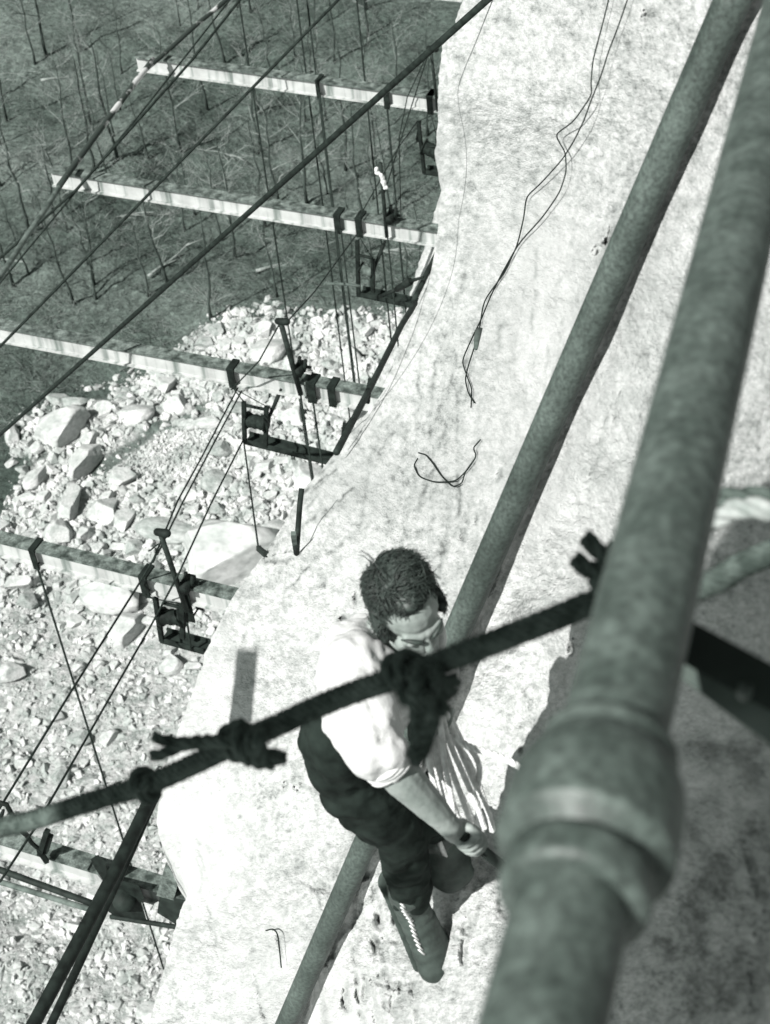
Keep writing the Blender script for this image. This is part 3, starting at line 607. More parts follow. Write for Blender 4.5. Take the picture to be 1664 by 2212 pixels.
for i, (u, v, a, lb) in enumerate([(620, 560, .5, 'fallen pale branch on the litter behind the second hoist'), (815, 545, .2, 'fallen pale branch between the ropes near the second hoist'), (590, 410, 1.2, 'fallen pale limb under the tree between the far beams'), (150, 160, .3, 'fallen limb in the upper left of the woods'), (470, 330, -.4, 'fallen limb between the two far beams'), (370, 560, .9, 'fallen branch between the second and third beams'), (60, 560, -.2, 'fallen branch at the left edge of the woods'), (250, 470, .3, 'fallen branch under the second beam')]):
    o = bpy.data.objects.new('fallen_branch', LM[i % 3]); C.objects.link(o); o.location = ong(u, v); o.rotation_euler = (0, 0, a); setp(o, lb, 'branch', 'fallen branches on the woodland floor')
# ------------------------------------------------------------------ cantilever beams
ZB = -12.0
BEAMS = [ # left (u,v) and right (u,v) of the front top edge, label
 ((360, -92), (1010, -26), 'topmost pale beam just entering the frame beside the cliff'),
 ((290, 122), (1010, 219), 'far white beam carrying the pole at its outer end, near the top of the view'),
 ((105, 370), (962, 502), 'white beam with a dark shaded inner end and a rag tied post'),
 ((-215, 668), (850, 862), 'long pale beam over the rubble with a wound rope drum hanging below'),
 ((-430, 1066), (560, 1308), 'nearer pale beam with a dark tarred top above the broken slabs'),
 ((-430, 1690), (470, 1964), 'nearest beam in the lower left corner behind the black pipes')]
BH = .25; BFL = []
def beam(a, b, label):
    A = onz(a[0], a[1], ZB); B = onz(b[0], b[1], ZB); d = nrm(B - A); n = nrm(np.cross([0, 0, 1.0], d)); up = np.array([0, 0, 1.0])
    if np.dot(n, -F) < 0: n = -n       # n points to the viewer's side
    e = empty('steel_beam', A - np.array([0, 0, BH]), label, 'beam', 'cantilever beams jutting from the cliff')
    L = np.linalg.norm(B - A); m = (A + B) / 2
    w = MB(); w.box(m - n * .09 - up * (BH / 2), d, n, up, L / 2, .045, BH / 2 - .022); build(w, 'web', M['beam'], e, False)
    f = MB(); f.box(m - n * .075 - up * .009, d, n, up, L / 2 + .004, .082, .013); build(f, 'top_flange', M['beamtop'], e, False)
    g = MB(); g.box(m - n * .075 - up * (BH - .011), d, n, up, L / 2 + .004, .078, .011); build(g, 'bottom_flange', M['beam'], e, False)
    for q in np.linspace(.12, .95, 6):          # stiffener bolts under the top flange
        pass
    return A, B, d, n
for a, b, lb in BEAMS: BFL.append(beam(a, b, lb))
def bp(i, u, v, off=.03): A, B, d, n = BFL[i]; return onplane(u, v, A + n * off, n)

# straps (U-hooks) over beams
def strap(i, u, v0, v1, w, label, parent=None, group='iron straps hooked over the beams'):
    A, B, d, n = BFL[i]; up = np.array([0, 0, 1.]); x = onplane(u, (v0 + v1) / 2, A + n * .012, n); x = A + d * np.dot(x - A, d)
    bot = bp(i, u + (v1 - v0) * .09, v1, .02); hgt = max(BH + .03, A[2] - bot[2]); m = MB()
    m.box(x + n * .016 - up * (hgt / 2 - .012), d, n, up, w / 2, .008, hgt / 2); m.box(x - n * .075 + up * .014, d, n, up, w / 2, .10, .008); m.box(x - n * .167 - up * (hgt / 2 - .012), d, n, up, w / 2, .008, hgt / 2)
    m.tube([x + n * .03 - up * (hgt - .05), x - n * .18 - up * (hgt - .05)], .012, 6)
    o = build(m, 'hanger_strap', M['black'], parent, False)
    if parent is None: setp(o, label, 'strap', group)
    return x, hgt
strap(1, 835, 186, 238, .085, 'black strap on the far white beam under the thick cable')
strap(1, 929, 205, 248, .085, 'black strap on the far white beam beside the cliff edge')
strap(1, 686, 160, 206, .06, 'strap in the middle of the far white beam')
strap(2, 729, 466, 500, .09, 'double strap on the white beam right of the thick cable')
strap(3, 672, 812, 872, .11, 'wide black strap on the pale beam right of the tilted post')
strap(3, 716, 820, 876, .09, 'worn strap on the pale beam nearest to the cliff')
strap(4, 72, 1180, 1222, .07, 'strap at the left of the nearer tarred beam')
strap(4, 406, 1262, 1345, .08, 'torn strap on the nearer tarred beam right of the rope drum')

# hoists: a hanging frame with a wound drum, lever and sill
def hoist(i, lb, hook, L0, L1, R0_, R1, rod, lever, sill, drum_r=.085, dm='cable', spread=.16, hang=None):
    """hook (u,v0,v1); left bar L0->L1; right bar R0->R1; rod, lever ((u,v),(u,v)); sill ((u,v),(u,v))"""
    A, B, d, n = BFL[i]; off = .05; q = lambda p, o=off: bp(i, p[0], p[1], o)
    e = empty('rope_hoist', q(L1), lb, 'hoist', 'rope hoists hanging from the beams')
    strap(i, hook[0], hook[1], hook[2], .09, None, e)
    for a, b in ((L0, L1), (R0_, R1)):
        m = MB(); m.bar(q(a), q(b), n, .05, .04); build(m, 'side_bar', M['black'], e, False)
    for sgn in (1,):
        m = MB(); m.bar(q(L0, -spread), q(L1, -spread), n, .045, .03); build(m, 'side_bar', M['black'], e, False)
    m = MB(); m.tube([q(rod[0]), q(rod[1])], .020, 8); build(m, 'cross_rod', M['black'], e)
    a = (q(L0) + q(L1)) / 2; b = (q(R0_) + q(R1)) / 2; ax = nrm(b - a); ln = np.linalg.norm(b - a); dr = MB(); pts = []; rad = []
    N = 22
    pts += [a + ax * .01, a + ax * .012]; rad += [.02, drum_r * 1.25]; pts += [a + ax * .03]; rad += [drum_r * 1.25]
    core = MB(); core.tubeT([a + ax * .01 - n * .05, b - ax * .01 - n * .05], [.03, .03], ax, 12)
    for z in (a + ax * .012, b - ax * .03): core.tubeT([z - n * .05, z + ax * .018 - n * .05], [drum_r * 1.25] * 2, ax, 20)
    core = build(core, 'drum', M['black'], e); pts, rad = [a + ax * .031], [.03]
    for k in range(N * 2 + 1):
        pts.append(a + ax * (.032 + (ln - .064) * k / (N * 2))); rad.append(drum_r * (1.0 if k % 2 else .93) * (1 + .05 * math.sin(k * .4)))
    pts.append(b - ax * .031); rad.append(.03)
    dr.tubeT([p - n * .05 for p in pts], rad, ax, 20); build(dr, 'wound_rope', M[dm], core)
    m = MB(); m.tube([q(lever[0], .02), q(lever[1], -.05)], [.02, .028], 8); m.tube([q(lever[1], -.05), q(lever[1], -.05) + nrm(q(lever[1], -.05) - q(lever[0], .02)) * .05], .02, 8); build(m, 'crank_lever', M['black'], e)
    m = MB(); s0, s1 = q(sill[0]), q(sill[1]); sd = nrm(s1 - s0)
    m.bar(s0, s1, n, .07, .02); m.bar(s0 - n * spread, s1 - n * spread, n, .05, .02); m.bar(s0 - n * spread * .5 - np.array([0, 0, .025]), s1 - n * spread * .5 - np.array([0, 0, .025]), np.array([0, 0, 1.]), spread + .02, .015); build(m, 'sill', M['darkpipe'], e, False)
    m = MB(); hk = bp(i, hook[0] + 3, hook[2], .02)
    m.tube([hk, q(L0)], .008, 5); m.tube([hk, q(R0_, 0)], .006, 5); build(m, 'sling', M['cable'], e)
    return e
hoist(1, 'dark rope hoist hanging from the far white beam, cut off by the cliff edge', (929, 205, 250), (904, 262), (917, 374), (945, 300), (950, 374), ((910, 314), (950, 318)), ((908, 262), (902, 300)), ((915, 372), (985, 382)), .10)
hoist(2, 'rope hoist hanging from the white beam with a pale drum', (776, 475, 515), (772, 520), (775, 640), (806, 560), (806, 632), ((775, 551), (806, 558)), ((804, 592), (829, 528)), ((775, 636), (895, 662)), .065, 'wood')
hoist(3, 'rope hoist with a fully wound dark drum over the white rubble', (500, 793, 838), (527, 868), (529, 955), (576, 878), (574, 964), ((533, 876), (576, 885)), ((577, 912), (606, 845)), ((528, 954), (712, 1000)), .088)
hoist(4, 'broken looking black rope hoist over the pale slabs, nearest the corner', (312, 1240, 1290), (336, 1292), (350, 1384), (394, 1305), (395, 1378), ((352, 1302), (390, 1312)), ((396, 1330), (404, 1270)), ((346, 1383), (440, 1408)), .085, 'black')

# posts standing on beams
def post(i, top, bot, r, label, cap=True, rag=False, clamp=None):
    A, B, d, n = BFL[i]; a = bp(i, *top, .06); b = bp(i, *bot, .06); e = empty('iron_post', b, label, 'post', 'posts clamped to the beams')
    m = MB(); m.tube([a, b], r, 10); build(m, 'shaft', M['darkpipe'], e)
    if cap:
        m = MB(); ax = nrm(a - b); s = nrm(np.cross(ax, n)); m.capsule(a + s * .075, a - s * .03, .045, .04, 10); build(m, 'pulley_block', M['black'], e)
    if clamp:
        c = bp(i, *clamp, -.02); m = MB(); m.box(c, d, n, [0, 0, 1.], .05, .10, .05); m.tube([c + d * .05 + np.array([0, 0, -.03]), c + d * .09 + np.array([0, 0, .14])], .022, 7); m.tube([c - d * .02, c + d * .02 + np.array([0, 0, .17])], .022, 7); m.tube([c - d * .07 - n * .05, c + d * .12 - n * .05], .02, 7); build(m, 'clamp', M['black'], e)
    return e, a, b
post(1, (931, 105), (946, 240), .022, 'slim post leaning on the far white beam at the cliff edge')
e2, pa, pb = post(2, (822, 352), (836, 512), .026, 'slim post on the white beam with a pale rag tied near its top', False, clamp=(844, 468))
post(3, (606, 694), (650, 852), .032, 'tilted post with a pulley block standing on the pale beam over the rubble', clamp=(648, 796))
e4, p4a, p4b = post(4, (346, 1150), (404, 1320), .028, 'slanted post with a rounded pulley head on the nearer tarred beam', clamp=(404, 1262))
m = MB(); A, B, d, n = BFL[2]
for k in range(7): c = bp(2, 820 + 2.2 * k - (6 if k < 2 else 0), 366 + 6.5 * k, .08); m.ell(c, d, n, [0, 0, 1.], .030 + .008 * math.sin(k * 2.1), .035, .032, 10, 7)
me, V, N = blob(m, .010, 2); putV(me, V + N * (.008 * fbm(V * 30, 3))[:, None]); o = link('rag', me, M['shirt'], (0, 0, 0)); setp(o, 'pale rag knotted round the top of the slim post', 'rag')

# pole lines lying over the outer beam ends
def pole(pts, r, label, m='barepole', name='pole', cat='pole', group=None, k=10, wob=0):
    pts = [np.asarray(p) for p in pts]; fine = []
    for a, b in zip(pts[:-1], pts[1:]):
        for t in np.linspace(0, 1, 14, endpoint=False): fine.append(a * (1 - t) + b * t)
    fine.append(pts[-1]); fine = np.array(fine)
    if wob: fine = fine + wob * np.stack([fbm(fine * .8 + 3, 2), fbm(fine * .8 + 7, 2), fbm(fine * .8 + 11, 2)], -1)
    mb = MB(); mb.tube(fine, r, k); o = build(mb, name, M[m] if isinstance(m, str) else m); return setp(o, label, cat, group)
zb = ZB + .09
pole([onz(-60, 690, zb), onz(145, 378, zb)], .038, 'rough pole running from the outer end of the white beam to the left edge', 'wood', group='outer pole line', wob=.02)
pole([onz(128, 402, zb + .02), onz(330, 128, zb + .02)], .042, 'half stripped pole with white patches joining the outer ends of the two far beams', group='outer pole line', wob=.02)
pole([onz(308, 155, zb), onz(560, -60, zb)], .036, 'patchy pole running from the far white beam out of the top edge', group='outer pole line', wob=.02)
def cab(pts, r, label, cat='cable', group='hoisting cables', m='cable', sag=0, name='cable', k=6):
    pts = [np.asarray(p, float) for p in pts]; out = []
    for a, b in zip(pts[:-1], pts[1:]):
        n_ = 10
        for t in np.linspace(0, 1, n_, endpoint=False): out.append(a * (1 - t) + b * t - np.array([0, 0, sag * 4 * t * (1 - t)]))
    out.append(pts[-1]); mb = MB(); mb.tube(out, r, k); o = build(mb, name, M[m]); return setp(o, label, cat, group)
cab([P(-30, 585, 22.5), P(165, 410, 22.0), P(415, 130, 22.5), P(550, -40, 23)], .018, 'thin line beside the outer poles over the far beams')
cab([P(-40, 660, 23), P(300, 250, 23), P(520, -30, 23.5)], .013, 'thin slack line close under the outer poles')
cab([P(-40, 790, 19), P(760, -30, 18)], .0165, 'thinner straight guy cable crossing the beams')
cab([P(-40, 975, 20), P(1075, -20, 9.6)], .023, 'thick guy cable crossing the three far beams to the cliff top')
# vertical lines falling to the quarry floor
def drop(u, v, dep, label, r=.016, z1=-59.5):
    a = P(u, v, dep); cab([a, np.array([a[0], a[1], z1])], r, label)
for u, v, dep, lb in [(515, -10, 27, 'long vertical cable left of the others behind the beams'), (640, -10, 27, 'vertical cable in the middle of the far beam'), (662, -10, 29, 'vertical cable close beside its twin at the far beam'), (770, -10, 26, 'vertical cable hanging right of the middle beside the cliff'), (690, 200, 24.3, 'vertical cable below the middle strap of the far beam'),
        (837, 236, 24.2, 'vertical cable below the strap under the thick guy cable'), (727, 495, 21.3, 'left of the paired cables below the double strap'), (737, 497, 21.2, 'right of the paired cables below the double strap'), (838, 515, 21.0, 'fine line under the rag tied post'), (650, 855, 18.7, 'fine line under the tilted post'), (677, 870, 18.6, 'plumb line below the wide black strap'), (80, 1222, 16.7, 'fine line under the strap at the left of the nearer beam')]: drop(u, v, dep, lb, .012 if dep < 22 else .017)
# slanting hoist ropes
H3 = lambda u, v: bp(3, u, v, .08)
H4 = lambda u, v: bp(4, u, v, .08)
cab([H3(514, 838), P(432, 995, 18.4), P(385, 1080, 17.6), H4(332, 1208), H4(300, 1262), P(150, 1500, 15.2), P(-20, 1778, 14)], .011, 'slanting rope from the third beam to the lower left, leftmost', 'rope', 'slanting hoist ropes')
cab([H3(522, 845), P(445, 990, 18.2), P(395, 1085, 17.5), H4(340, 1198)], .011, 'slanting rope ending at the slanted post', 'rope', 'slanting hoist ropes')
cab([H3(526, 950), P(455, 1090, 17.5), H4(388, 1236), H4(330, 1345), P(75, 1790, 14.2), P(0, 1905, 13.8)], .011, 'slanting rope passing right of the slanted post', 'rope', 'slanting hoist ropes')
cab([H3(604, 700), P(560, 780, 19.0), H3(500, 842)], .009, 'rope from the tilted post down to the strap', 'rope', 'slanting hoist ropes')
cab([H3(616, 700), P(680, 630, 20.5), bp(2, 772, 505, .08)], .009, 'rope from the tilted post up to the second hoist', 'rope', 'slanting hoist ropes')
cab([bp(2, 776, 470, .08), P(860, 320, 22.5), bp(1, 902, 262, .1)], .009, 'rope from the second hoist up to the far hoist', 'rope', 'slanting hoist ropes')
cab([bp(2, 830, 420, .08), P(860, 320, 22.5), bp(1, 925, 118, .1)], .009, 'rope from the rag tied post up to the far post', 'rope', 'slanting hoist ropes')
cab([bp(1, 926, 112, .1), P(880, 210, 24), P(862, 300, 24.4), P(868, 520, 26)], .008, 'line falling from the far post across the far beam', 'rope', 'slanting hoist ropes')
cab([H3(527, 955), onc(559, 1188, .05)], .010, 'plumb line from the third hoist to the wedge on the ledge', 'rope', 'slanting hoist ropes')
cab([H4(405, 1345), H4(413, 1405)], .012, 'short line under the torn strap', 'rope', 'slanting hoist ropes')
cab([H4(342, 1175), H4(326, 1188), H4(321, 1190)], .008, 'short tie line below the slanted post head', 'rope', 'slanting hoist ropes')
cab([H4(336, 1186), H4(338, 1200), H4(332, 1215), H4(322, 1216)], .006, 'small loop of cord above the nearer beam', 'rope', 'slanting hoist ropes')

# pipes along the face
pole([bp(2, 958, 518, .06), P(895, 648, 20.3)], .035, 'black pipe running down from the shaded end of the white beam', 'darkpipe', 'iron_pipe', 'pipe', 'black pipes along the cliff edge')
pole([P(897, 655, 20.2), P(868, 702, 19.4), P(800, 838, 17.6), P(727, 977, 15.9)], .035, 'long black pipe standing along the cliff edge past the third beam', 'darkpipe', 'iron_pipe', 'pipe', 'black pipes along the cliff edge')
mb = MB()
a, b = P(796, 858, 18.0), P(745, 925, 17.2); mb.bar(a, b, -F, .035, .03); mb.bar(P(744, 915, 17.1), P(738, 965, 16.6), -F, .03, .03); mb.bar(P(738, 926, 17.0), P(760, 922, 17.0), -F, .03, .03)
o = build(mb, 'pipe_bracket', M['black'], None, False); setp(o, 'small black bracket behind the long pipe at the cliff edge', 'bracket')
mb = MB(); mb.tube([P(802, 818, 18.3), P(798, 838, 18.3)], .035, 8); mb.tube([P(798, 838, 18.3), P(794, 870, 18.4)], .028, 8)
o = build(mb, 'iron_pin', M['black']); setp(o, 'short black pin standing by the cliff end of the pale beam', 'pin')
mb = MB(); mb.tube([P(858, 625, 21), P(886, 608, 20.6)], [.04, .05], 8); mb.tube([P(886, 608, 20.6), P(915, 598, 20.4)], [.025, .015], 8); mb.tube([P(820, 640, 21.2), P(858, 625, 21)], [.02, .03], 8)
o = build(mb, 'iron_bar', M['black']); setp(o, 'thick black bar lying between the second hoist and the cliff', 'bar')
mb = MB(); mb.tube([P(706, 612, 21.2), P(745, 614, 21.2), P(780, 618, 21.2)], .018, 6); o = build(mb, 'thin_rod', M['wood']); setp(o, 'thin grey rod sticking out left of the second hoist', 'rod')
# pipe stub and wedge on the ledge
c0 = onc(641, 1196, .02); mb = MB(); s1 = P(652, 1055, 12.0); mid = P(645, 1130, 11.9) ; mb.tube([c0, P(643, 1160, 11.7), mid, P(648, 1090, 12.0), s1], .020, 10); o = build(mb, 'pipe_stub', M['darkpipe']); setp(o, 'dark bent pipe stub standing in the ledge above the man', 'pipe')
mb = MB(); mb.bar(onc(640, 1192, .06), P(634, 1152, 11.55), -F, .035, .03); o = build(mb, 'iron_wedge', M['wood'], None, False); setp(o, 'narrow wedge driven beside the pipe stub', 'wedge')
mb = MB(); mb.bar(onc(558, 1184, .05), onc(575, 1198, .05), -F, .05, .04); mb.tube([onc(556, 1183, .07), onc(562, 1180, .12), onc(566, 1187, .08)], .012, 6); o = build(mb, 'anchor_wedge', M['darkpipe'], None, False); setp(o, 'small dark anchor wedge at the foot of the plumb line', 'wedge')
# thin cords lying on the face
def cord(uv, label, r=.0036):
    pts = []
    for (a, b) in zip(uv[:-1], uv[1:]):
        for t in np.linspace(0, 1, 6, endpoint=False): pts.append((a[0] * (1 - t) + b[0] * t, a[1] * (1 - t) + b[1] * t))
    pts.append(uv[-1]); q = np.array(pts); 
    for _ in range(3): q[1:-1] = (q[:-2] + 2 * q[1:-1] + q[2:]) / 4
    X = np.array([onc(a[0], a[1], .02) for a in q]); rad = np.array([r * (x @ F) / 8 for x in X]); mb = MB(); mb.tube(X, rad, 5); o = build(mb, 'cord', M['cable']); return setp(o, label, 'cord', 'thin cords on the cliff face')
cord([(1320, -20), (1300, 60), (1281, 130), (1277, 180), (1279, 205), (1240, 262), (1203, 288), (1204, 300), (1222, 330), (1224, 370), (1210, 415), (1172, 470), (1122, 524), (1085, 590), (1060, 640), (1040, 690), (1020, 730), (998, 780), (1008, 810), (1020, 840), (1018, 880)], 'thin dark cord with a kinked loop down the upper cliff face, left strand')
cord([(1362, -20), (1335, 60), (1315, 110), (1300, 160), (1276, 220), (1262, 260), (1240, 305), (1215, 345), (1170, 395), (1137, 425), (1132, 470), (1118, 530), (1090, 590), (1045, 650), (1035, 720), (1012, 790), (1005, 820), (1012, 850), (1025, 870)], 'thin dark cord down the upper cliff face, right strand')
cord([(903, 990), (894, 1005), (905, 1030), (940, 1042), (985, 1040), (1010, 1015), (1030, 985), (1022, 968), (1038, 950)], 'loose curl of thin cord on the cliff above the man')
cord([(905, 978), (920, 982), (935, 1000), (955, 1030), (978, 1052), (998, 1045), (1005, 1020), (1025, 992)], 'second strand of the loose curl of cord above the man')
cord([(575, 2010), (590, 2006), (600, 2016), (604, 2050), (608, 2090)], 'short dark cord hanging on the pale rock below the man')
mb = MB(); mb.tube([onc(1036, 716, .01), onc(1032, 735, .01), onc(1029, 752, .0)], [.020, .016, .010], 8); o = build(mb, 'iron_peg', M['wood']); setp(o, 'small grey peg in the cliff face beside the thin cords', 'peg')

# ------------------------------------------------------------------ lower left corner: black pipes, pulley housing
pole([P(352, 1672, 13.6), P(245, 1890, 12.9), P(58, 2240, 12.0)], .052, 'thick black pipe slanting across the nearest beam, left of two', 'black', 'iron_pipe', 'pipe', 'paired black pipes at lower left', wob=.004)
pole([P(350, 1690, 13.9), P(265, 1880, 13.2), P(98, 2240, 12.3)], .034, 'thinner black pipe slanting across the nearest beam, right of two', 'black', 'iron_pipe', 'pipe', 'paired black pipes at lower left')
H5 = lambda u, v, o=.06: bp(5, u, v, o)
e = empty('pulley_housing', H5(260, 1990), 'black pulley housing hanging under the nearest beam', 'pulley')
mb = MB(); out = [(196, 1856), (212, 1846), (228, 1862), (232, 1894), (300, 1912), (312, 1940), (306, 1950), (318, 1990), (296, 1994), (262, 1988), (228, 1965), (200, 1945), (222, 1930), (222, 1900), (205, 1875)]
f0 = [H5(u, v, .10) for u, v in out]; f1 = [H5(u, v, -.12) for u, v in out]; k = len(out)
mb.add(f0 + f1, [tuple(range(k)), tuple(range(2 * k - 1, k - 1, -1))] + [(i, i + k, (i + 1) % k + k, (i + 1) % k) for i in range(k)]); build(mb, 'side_plate', M['black'], e, False)
mb = MB(); mb.tube([H5(268, 1945, .16), H5(268, 1945, -.16)], .10, 18); build(mb, 'sheave', M['darkpipe'], e)
mb = MB(); mb.tube([H5(250, 1868, -.05), H5(266, 1820, -.05)], [.025, .012], 7); o = build(mb, 'iron_spike', M['black']); setp(o, 'pointed black spike standing on the nearest beam', 'spike')
pole([H5(-30, 1868, .14), H5(200, 1952, .14)], .03, 'dark rail under the nearest beam, upper of two', 'darkpipe', 'rail', 'rail', 'paired rails below the nearest beam')
pole([H5(-30, 1896, .14), H5(220, 1972, .14)], .026, 'dark rail under the nearest beam, lower of two', 'wood', 'rail', 'rail', 'paired rails below the nearest beam')
pole([H5(240, 1980, .1), H5(385, 2003, .1)], .022, 'thin dark bar below the pulley housing running to the cliff', 'darkpipe', 'iron_bar', 'bar')
mb = MB(); mb.bar(H5(87, 1845, .05), H5(102, 1795, .05), -F, .045, .05); mb.bar(H5(99, 1840, .03), H5(110, 1805, .03), -F, .04, .04); mb.bar(H5(84, 1836, .06), H5(102, 1862, .06), -F, .04, .04); mb.tube([H5(55, 1800, .1), H5(70, 1822, .08), H5(90, 1838, .06)], .02, 7)
o = build(mb, 'shackle_clamp', M['black'], None, False); setp(o, 'black shackle clamp on top of the nearest beam', 'clamp')
mb = MB(); mb.tube([H5(-8, 1732, .3), H5(14, 1738, .3), H5(22, 1752, .3), H5(34, 1775, .25), H5(50, 1798, .2), H5(60, 1806, .15)], .022, 7); mb.tube([H5(-2, 1775, .3), H5(8, 1750, .3)], [.03, .012], 7); o = build(mb, 'bent_hook', M['black']); setp(o, 'bent dark hook reaching down to the shackle clamp', 'hook')
for (pts, lb) in (([(338, 1935), (358, 1866), (392, 1885), (375, 1945)], 'grey block leaning on the cliff end of the nearest beam'), ([(340, 1972), (345, 1935), (398, 1945), (385, 2000)], 'dark block wedged below the nearest beam at the cliff')):
    mb = MB(); f0 = [H5(u, v, .02) for u, v in pts]; f1 = [H5(u, v, -.2) for u, v in pts]; k = 4
    mb.add(f0 + f1, [tuple(range(k)), tuple(range(2 * k - 1, k - 1, -1))] + [(i, i + k, (i + 1) % k + k, (i + 1) % k) for i in range(k)]); o = build(mb, 'timber_block', M['beamtop'] if 'leaning' in lb else M['darkpipe'], None, False); setp(o, lb, 'block', 'blocks by the nearest beam')
mb = MB(); mb.bar(H5(378, 1868, 0), H5(404, 1912, 0), -F, .09, .06); o = build(mb, 'timber_wedge', M['black'], None, False); setp(o, 'black wedge jammed against the cliff over the nearest beam', 'wedge')

# ------------------------------------------------------------------ near pipes
mb = MB(); top, bot = P(1584 + 25, -60, 3.62), P(585, 2290, 6.6); pts = [top * (1 - t) + bot * t for t in np.linspace(0, 1, 60)]
mb.tube(pts, .0405, 28); o = build(mb, 'scaffold_pipe', M['pipe']); setp(o, 'long rusty scaffold pipe slanting down behind the man', 'pipe')
def axis(y): y0 = y / 2212.0; w = 132 + (287 - 132) * y0; return P(1715 - .245 * y, y, .08 * FV / (w * .97))
e = empty('scaffold_pipe', axis(2300), 'big blurred scaffold pipe with a bell shaped coupling close to the viewer', 'pipe')
mb = MB(); ys = np.linspace(-120, 2420, 70); mb.tube([axis(y) for y in ys], .0395, 40); build(mb, 'tube', M['bigpipe'], e)
prof = [(1617, .0400), (1619, .0495), (1635, .0505), (1641, .0475), (1665, .0530), (1700, .0600), (1725, .0622), (1780, .0628), (1833, .0628), (1847, .0615), (1851, .0480), (1867, .0470)]
mb = MB(); mb.tube([axis(p[0]) for p in prof], [p[1] for p in prof], 40); build(mb, 'coupling', M['bigpipe'], e)
prof = [(1873, .0410), (1877, .0500), (1895, .0520), (1935, .0520), (1953, .0505), (1957, .0400)]
mb = MB(); mb.tube([axis(p[0]) for p in prof], [p[1] for p in prof], 40); build(mb, 'lock_ring', M['bigpipe'], e)

# ------------------------------------------------------------------ ropes
def smooth_path(pts, n=60):
    pts = np.asarray(pts, float); k = len(pts); t = np.linspace(0, k - 1, n); out = []
    for x in t:
        i = min(int(x), k - 2); f = x - i; p0, p1, p2, p3 = pts[max(i - 1, 0)], pts[i], pts[i + 1], pts[min(i + 2, k - 1)]
        out.append(.5 * ((2 * p1) + (-p0 + p2) * f + (2 * p0 - 5 * p1 + 4 * p2 - p3) * f * f + (-p0 + 3 * p1 - 3 * p2 + p3) * f ** 3))
    return np.array(out)
def laid(mb, path, r, pitch=None, k=6, strands=3, inner=.5, fat=.56):
    """three strands laid round a path of total radius r"""
    path = np.asarray(path); seg = np.linalg.norm(np.diff(path, axis=0), axis=1); s = np.concatenate([[0], np.cumsum(seg)]); pitch = pitch or r * 7
    n = int(max(8, s[-1] / pitch * 9)); S = np.linspace(0, s[-1], n); Q = np.stack([np.interp(S, s, path[:, i]) for i in range(3)], -1)
    Tn = np.gradient(Q, axis=0); Tn /= np.maximum(np.linalg.norm(Tn, axis=1, keepdims=True), 1e-9)
    x = nrm(np.cross(Tn[0], [0.2, .3, 1.0])); X = []
    for i in range(n): x = nrm(x - Tn[i] * np.dot(x, Tn[i])); X.append(x)
    X = np.array(X); Y = np.cross(Tn, X)
    for j in range(strands):
        a = S / pitch * 2 * math.pi + j * 2 * math.pi / strands
        mb.tube(Q + inner * r * (np.cos(a)[:, None] * X + np.sin(a)[:, None] * Y), r * fat, k)
def fuzz(mb, path, r, n, L):
    path = np.asarray(path)
    for _ in range(n):
        i = random.randrange(len(path) - 1); p = path[i] + (path[i + 1] - path[i]) * random.random(); t = nrm(path[i + 1] - path[i])
        a = nrm(np.cross(t, RNG.normal(size=3))); b = nrm(a + .9 * t * random.uniform(-1, 1)); p = p + a * r * .9; l = L * random.uniform(.4, 1.2); w = np.cross(b, t) * .0007
        mb.add([p - w, p + w, p + b * l + t * l * .3], [(0, 1, 2)])
RP = [P(-620, 1990, 3.3), P(-60, 1806, 2.75), P(60, 1775, 2.62), P(200, 1730, 2.5), P(330, 1690, 2.42), P(500, 1612, 2.3), P(600, 1566, 2.25), P(720, 1512, 2.2), P(860, 1462, 2.12), P(960, 1428, 2.08), P(1080, 1382, 2.03), P(1200, 1335, 2.0), P(1290, 1300, 1.98), P(1400, 1290, 1.95), P(1530, 1262, 1.92), P(1600, 1222, 1.9), P(1720, 1172, 1.88)]
path = smooth_path(RP, 190)
e = empty('dark_rope', RP[5], 'thick dark fuzzy rope stretched across the view in front of the man with two knots', 'rope')
mb = MB(); laid(mb, path, .0155, pitch=.075, strands=6, inner=.62, fat=.42); mb.tube(path, .0115, 8); fuzz(mb, path, .0158, 6000, .008); build(mb, 'strand', M['rope'], e)
def near(u): j = int(np.argmin([abs(proj(p)[0] - u) for p in path])); return path[j], nrm(path[min(j + 2, 189)] - path[max(j - 2, 0)])
def wraps(mb, c, t, rr, n, r, tilt=0):
    a = nrm(np.cross(t, -F)); b = np.cross(t, a); t2 = nrm(t + tilt * a)
    for k in range(n):
        o = c + t * (k - (n - 1) / 2) * r * 1.9; ring = []
        for q in np.linspace(0, 2 * math.pi, 26): ring.append(o + rr * (math.cos(q) * a + math.sin(q) * b) + t * tilt * rr * math.cos(q))
        laid(mb, ring, r, k=5)
# left knot with two frayed tails
c, t = near(520); mb = MB(); wraps(mb, c, t, .0225, 2, .009, .35)
def V3(u, v, d): return P(u, v, d)
tail = lambda pts, r, n=30: (lambda q: (laid(mb, q, r), fuzz(mb, q, r, 160, .008)))(smooth_path(pts, n))
tail([V3(515, 1600, 2.26), V3(470, 1598, 2.27), V3(430, 1600, 2.29), V3(390, 1604, 2.3), V3(350, 1598, 2.3), V3(330, 1590, 2.3)], .0085)
tail([V3(505, 1604, 2.24), V3(430, 1606, 2.27), V3(390, 1612, 2.28), V3(355, 1628, 2.28), V3(325, 1634, 2.28)], .0085)
tail([V3(520, 1560, 2.22), V3(512, 1600, 2.2), V3(530, 1635, 2.2), V3(560, 1648, 2.22), V3(585, 1640, 2.22), V3(618, 1638, 2.22)], .0095)
tail([V3(540, 1590, 2.2), V3(545, 1620, 2.18), V3(560, 1640, 2.19), V3(590, 1648, 2.2)], .010)
tail([V3(575, 1570, 2.2), V3(560, 1600, 2.16), V3(570, 1632, 2.18), V3(598, 1632, 2.2)], .010)
